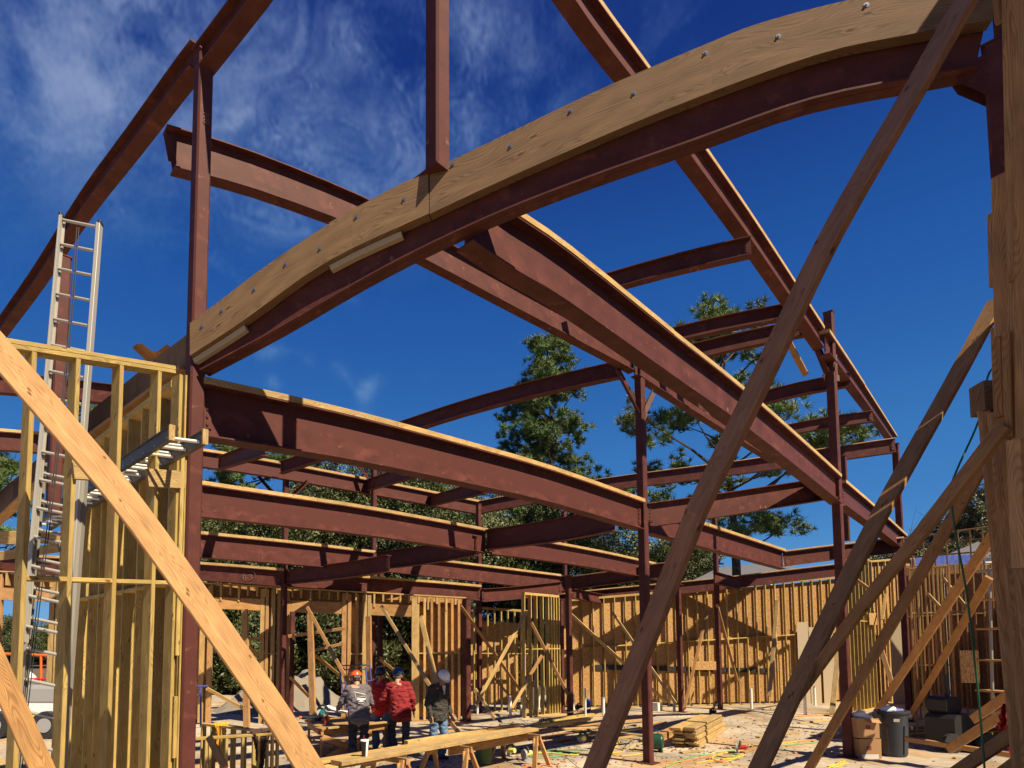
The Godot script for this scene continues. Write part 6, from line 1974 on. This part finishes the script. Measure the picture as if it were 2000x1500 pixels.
	for k in 2:
		t = thing("cardboard_box", ["lower brown cardboard box with red print left of the trash can", "upper brown cardboard box bulging open on the lower one"][k], "box", bx0 + Vector3(0, 0.40 * k, 0), "cardboard boxes by the column")
		var y0 = 0.40 * k
		var w = 0.20
		begin()
		var cn = []
		for e in [[-1, 1], [1, 1], [1, -1], [-1, -1]]: cn.append(bx0 + Vector3(e[0] * w * (1.0 if k == 0 else 1.05) + (-0.03 if k == 1 else 0.0), y0, e[1] * w * 0.9))
		for e in 4:
			var p = cn[e]
			var r = cn[(e + 1) % 4]
			var tilt = Vector3(-0.015, 0.385, 0.0) + (p - bx0) * Vector3(0.06, 0, 0.06)
			var tilt2 = Vector3(-0.015, 0.385 + rng.randf_range(-0.02, 0.02), 0.0) + (r - bx0) * Vector3(0.06, 0, 0.06)
			flat(p, r, r + tilt2, p + tilt)
		flat(cn[0] + Vector3(0, 0.37, 0), cn[1] + Vector3(0, 0.37, 0), cn[2] + Vector3(0, 0.37, 0), cn[3] + Vector3(0, 0.37, 0))
		done("carton", M.card, t)
		begin()
		flat(bx0 + Vector3(-0.09, y0 + 0.17, 0.187), bx0 + Vector3(0.0, y0 + 0.17, 0.187), bx0 + Vector3(0.0, y0 + 0.25, 0.192), bx0 + Vector3(-0.09, y0 + 0.25, 0.192))
		done("red_print", mat(Vector3(0.20, 0.04, 0.03), 0.8), t)
		if k == 0:
			begin()
			flat(bx0 + Vector3(-0.19, 0.004, 0.184), bx0 + Vector3(0.14, 0.004, 0.184), bx0 + Vector3(0.14, 0.09, 0.189), bx0 + Vector3(-0.19, 0.09, 0.189))
			done("white_label", M.offwhite, t)
		else:
			begin()
			flat(bx0 + Vector3(-0.12, 0.78, 0.20), bx0 + Vector3(0.16, 0.76, 0.21), bx0 + Vector3(0.17, 0.70, 0.27), bx0 + Vector3(-0.10, 0.72, 0.26))
			done("flap", M.card, t)
	begin()
	var wb = bx0 + Vector3(-0.05, 0.80, 0.02)
	flesh([[wb + Vector3(-0.08, 0.03, 0), wb + Vector3(0.12, -0.02, 0.05), 0.09, 0.06], [wb + Vector3(-0.05, 0.06, 0.02), wb + Vector3(0.02, 0.08, 0), 0.06, 0.05]], 0.03, 0.02)
	tag(done("plastic_bag", M.offwhite), "white plastic bag stuffed in the upper cardboard box", "bag")
	var pb = lev(1650, 1462, 0.0)
	planks("scrap_board", "offcut leaning at the box column foot", "", [[pb + Vector3(0, 0.02, 0), pb + Vector3(0.35, 0.35, 0.1), 0.14, 0.03]], M.fir)
	# red cloth on the low brace
	cloth("red_cloth", "red jacket hanging on the low orange brace at right", dep(1972, 1370, 8.35), Vector3(0.92, 0.25, -0.3).normalized(), 0.62, 0.30, mat(Vector3(0.30, 0.012, 0.012), 0.9), 5)
	# blower and black coil behind the low braces
	var bl = lev(1885, 1462, 0.0)
	t = thing("floor_blower", "black floor machine behind the low orange brace", "machine", bl)
	begin()
	sweep(ring(0.2, 18), [bl + Vector3(-0.1, 0.2, 0), bl + Vector3(0.12, 0.2, 0.05)], Vector3.UP)
	done("housing", M.black, t)
	tube("hose", smooth_path([bl + Vector3(0.2, 0.2, 0), bl + Vector3(0.36, 0.28, 0.05), bl + Vector3(0.44, 0.12, 0.08), bl + Vector3(0.34, 0.03, 0.05)], 5), 0.05, M.black, t, 10)
	tube("intake", [bl + Vector3(-0.36, 0.34, -0.02), bl + Vector3(-0.1, 0.3, 0)], 0.11, M.aludull, t, 14)
	# shaded gear deep in the right bay
	t = thing("stacked_gear", "dark machine standing in the shade of the right bay", "machine", dep(1862, 1398, 13.5) * Vector3(1, 0, 1))
	var sg = dep(1862, 1398, 13.5) * Vector3(1, 0, 1)
	begin()
	box(sg + Vector3(0, 0.42, 0), 0.85, 0.7, 0.6, 0.3, 0.08)
	done("cabinet", M.black, t)
	begin()
	box(sg + Vector3(-0.15, 0.95, -0.05), 0.45, 0.36, 0.4, 0.3, 0.07)
	done("engine_cover", M.black, t)
	tube("exhaust", [sg + Vector3(-0.1, 1.1, 0), sg + Vector3(-0.1, 1.6, 0)], 0.05, M.black, t, 10)
	for s in [-0.35, 0.35]:
		begin()
		sweep(ring(0.2, 16), [sg + Vector3(s, 0.2, 0.32), sg + Vector3(s, 0.2, 0.42)], Vector3.UP)
		done("wheel", M.rubber, t)
	var ps = dep(1894, 1300, 13.3)
	begin()
	box(Vector3(ps.x, hy(xz(ps), 1302.0), ps.z), 0.32, 0.68, 0.02, -0.35)
	tag(done("plywood_offcut", M.osb[2]), "plywood offcut catching the sun in the right bay", "plywood")
	# scaffold shelf against the right wall
	t = thing("plank_rack", "rack of shelves in the dark near the right edge wall", "rack", dep(1945, 1390, 11.0) * Vector3(1, 0, 1))
	for x in [1932, 1962]:
		tube("post", [dep(x, 1110, 11.0), dep(x + 8, 1420, 11.0)], 0.025, M.aludull, t, 8)
	for y in [1113, 1170, 1228, 1290, 1350]:
		begin()
		box(dep(1948, y, 11.0), 0.32, 0.03, 0.5, 0.2)
		done("shelf", M.aludull if y == 1113 else M.fir[3], t)

# offcut chips and sawdust crumbs strewn over the slab, too many to count
func make_chips():
	var r = RandomNumberGenerator.new()
	r.seed = 12
	begin()
	box(Vector3.ZERO, 1.0, 1.0, 1.0, 0.0, 0.0)
	var m = mesh_of()
	var mt = mat(Vector3.ONE, 0.9)
	mt.vertex_color_use_as_albedo = true
	var xf = []
	var cols = []
	for k in 2600:
		var p = Vector3(r.randf_range(-7, 15), 0.004, -r.randf_range(8.5, 22))
		if k % 3 > 0:
			var c = [Vector3(2.4, 0, -12.5), Vector3(4.8, 0, -14.5), Vector3(0.2, 0, -11.0), Vector3(6.0, 0, -13.0), Vector3(3.2, 0, -17.0), Vector3(9.5, 0, -17.0), Vector3(-1.8, 0, -13.5)][r.randi() % 7]
			p = c + Vector3(r.randfn() * 1.1, 0.004, r.randfn() * 1.1)
		var s = Vector3(r.randf_range(0.012, 0.06), r.randf_range(0.004, 0.016), r.randf_range(0.012, 0.035)) * (2.2 if r.randf() < 0.08 else 1.0)
		xf.append(Transform3D(Basis(Vector3.UP, r.randf() * TAU).scaled_local(s), p + Vector3(0, s.y / 2, 0)))
		cols.append(Color(0.42, 0.28, 0.13).lerp(Color(0.16, 0.10, 0.06), r.randf()))
	var i = copies("wood_chips", m, mt, xf, cols, self)
	tag(i, "pale wood chips and offcut crumbs strewn over the slab", "wood chips", "", "stuff")
func _ready():
	rng.seed = 20
	make_camera_and_light()
	make_materials()
	make_ground()
	make_frame()
	make_walls()
	make_braces()
	make_trees()
	make_background()
	make_ladders()
	make_people()
	make_things()
	make_chips()
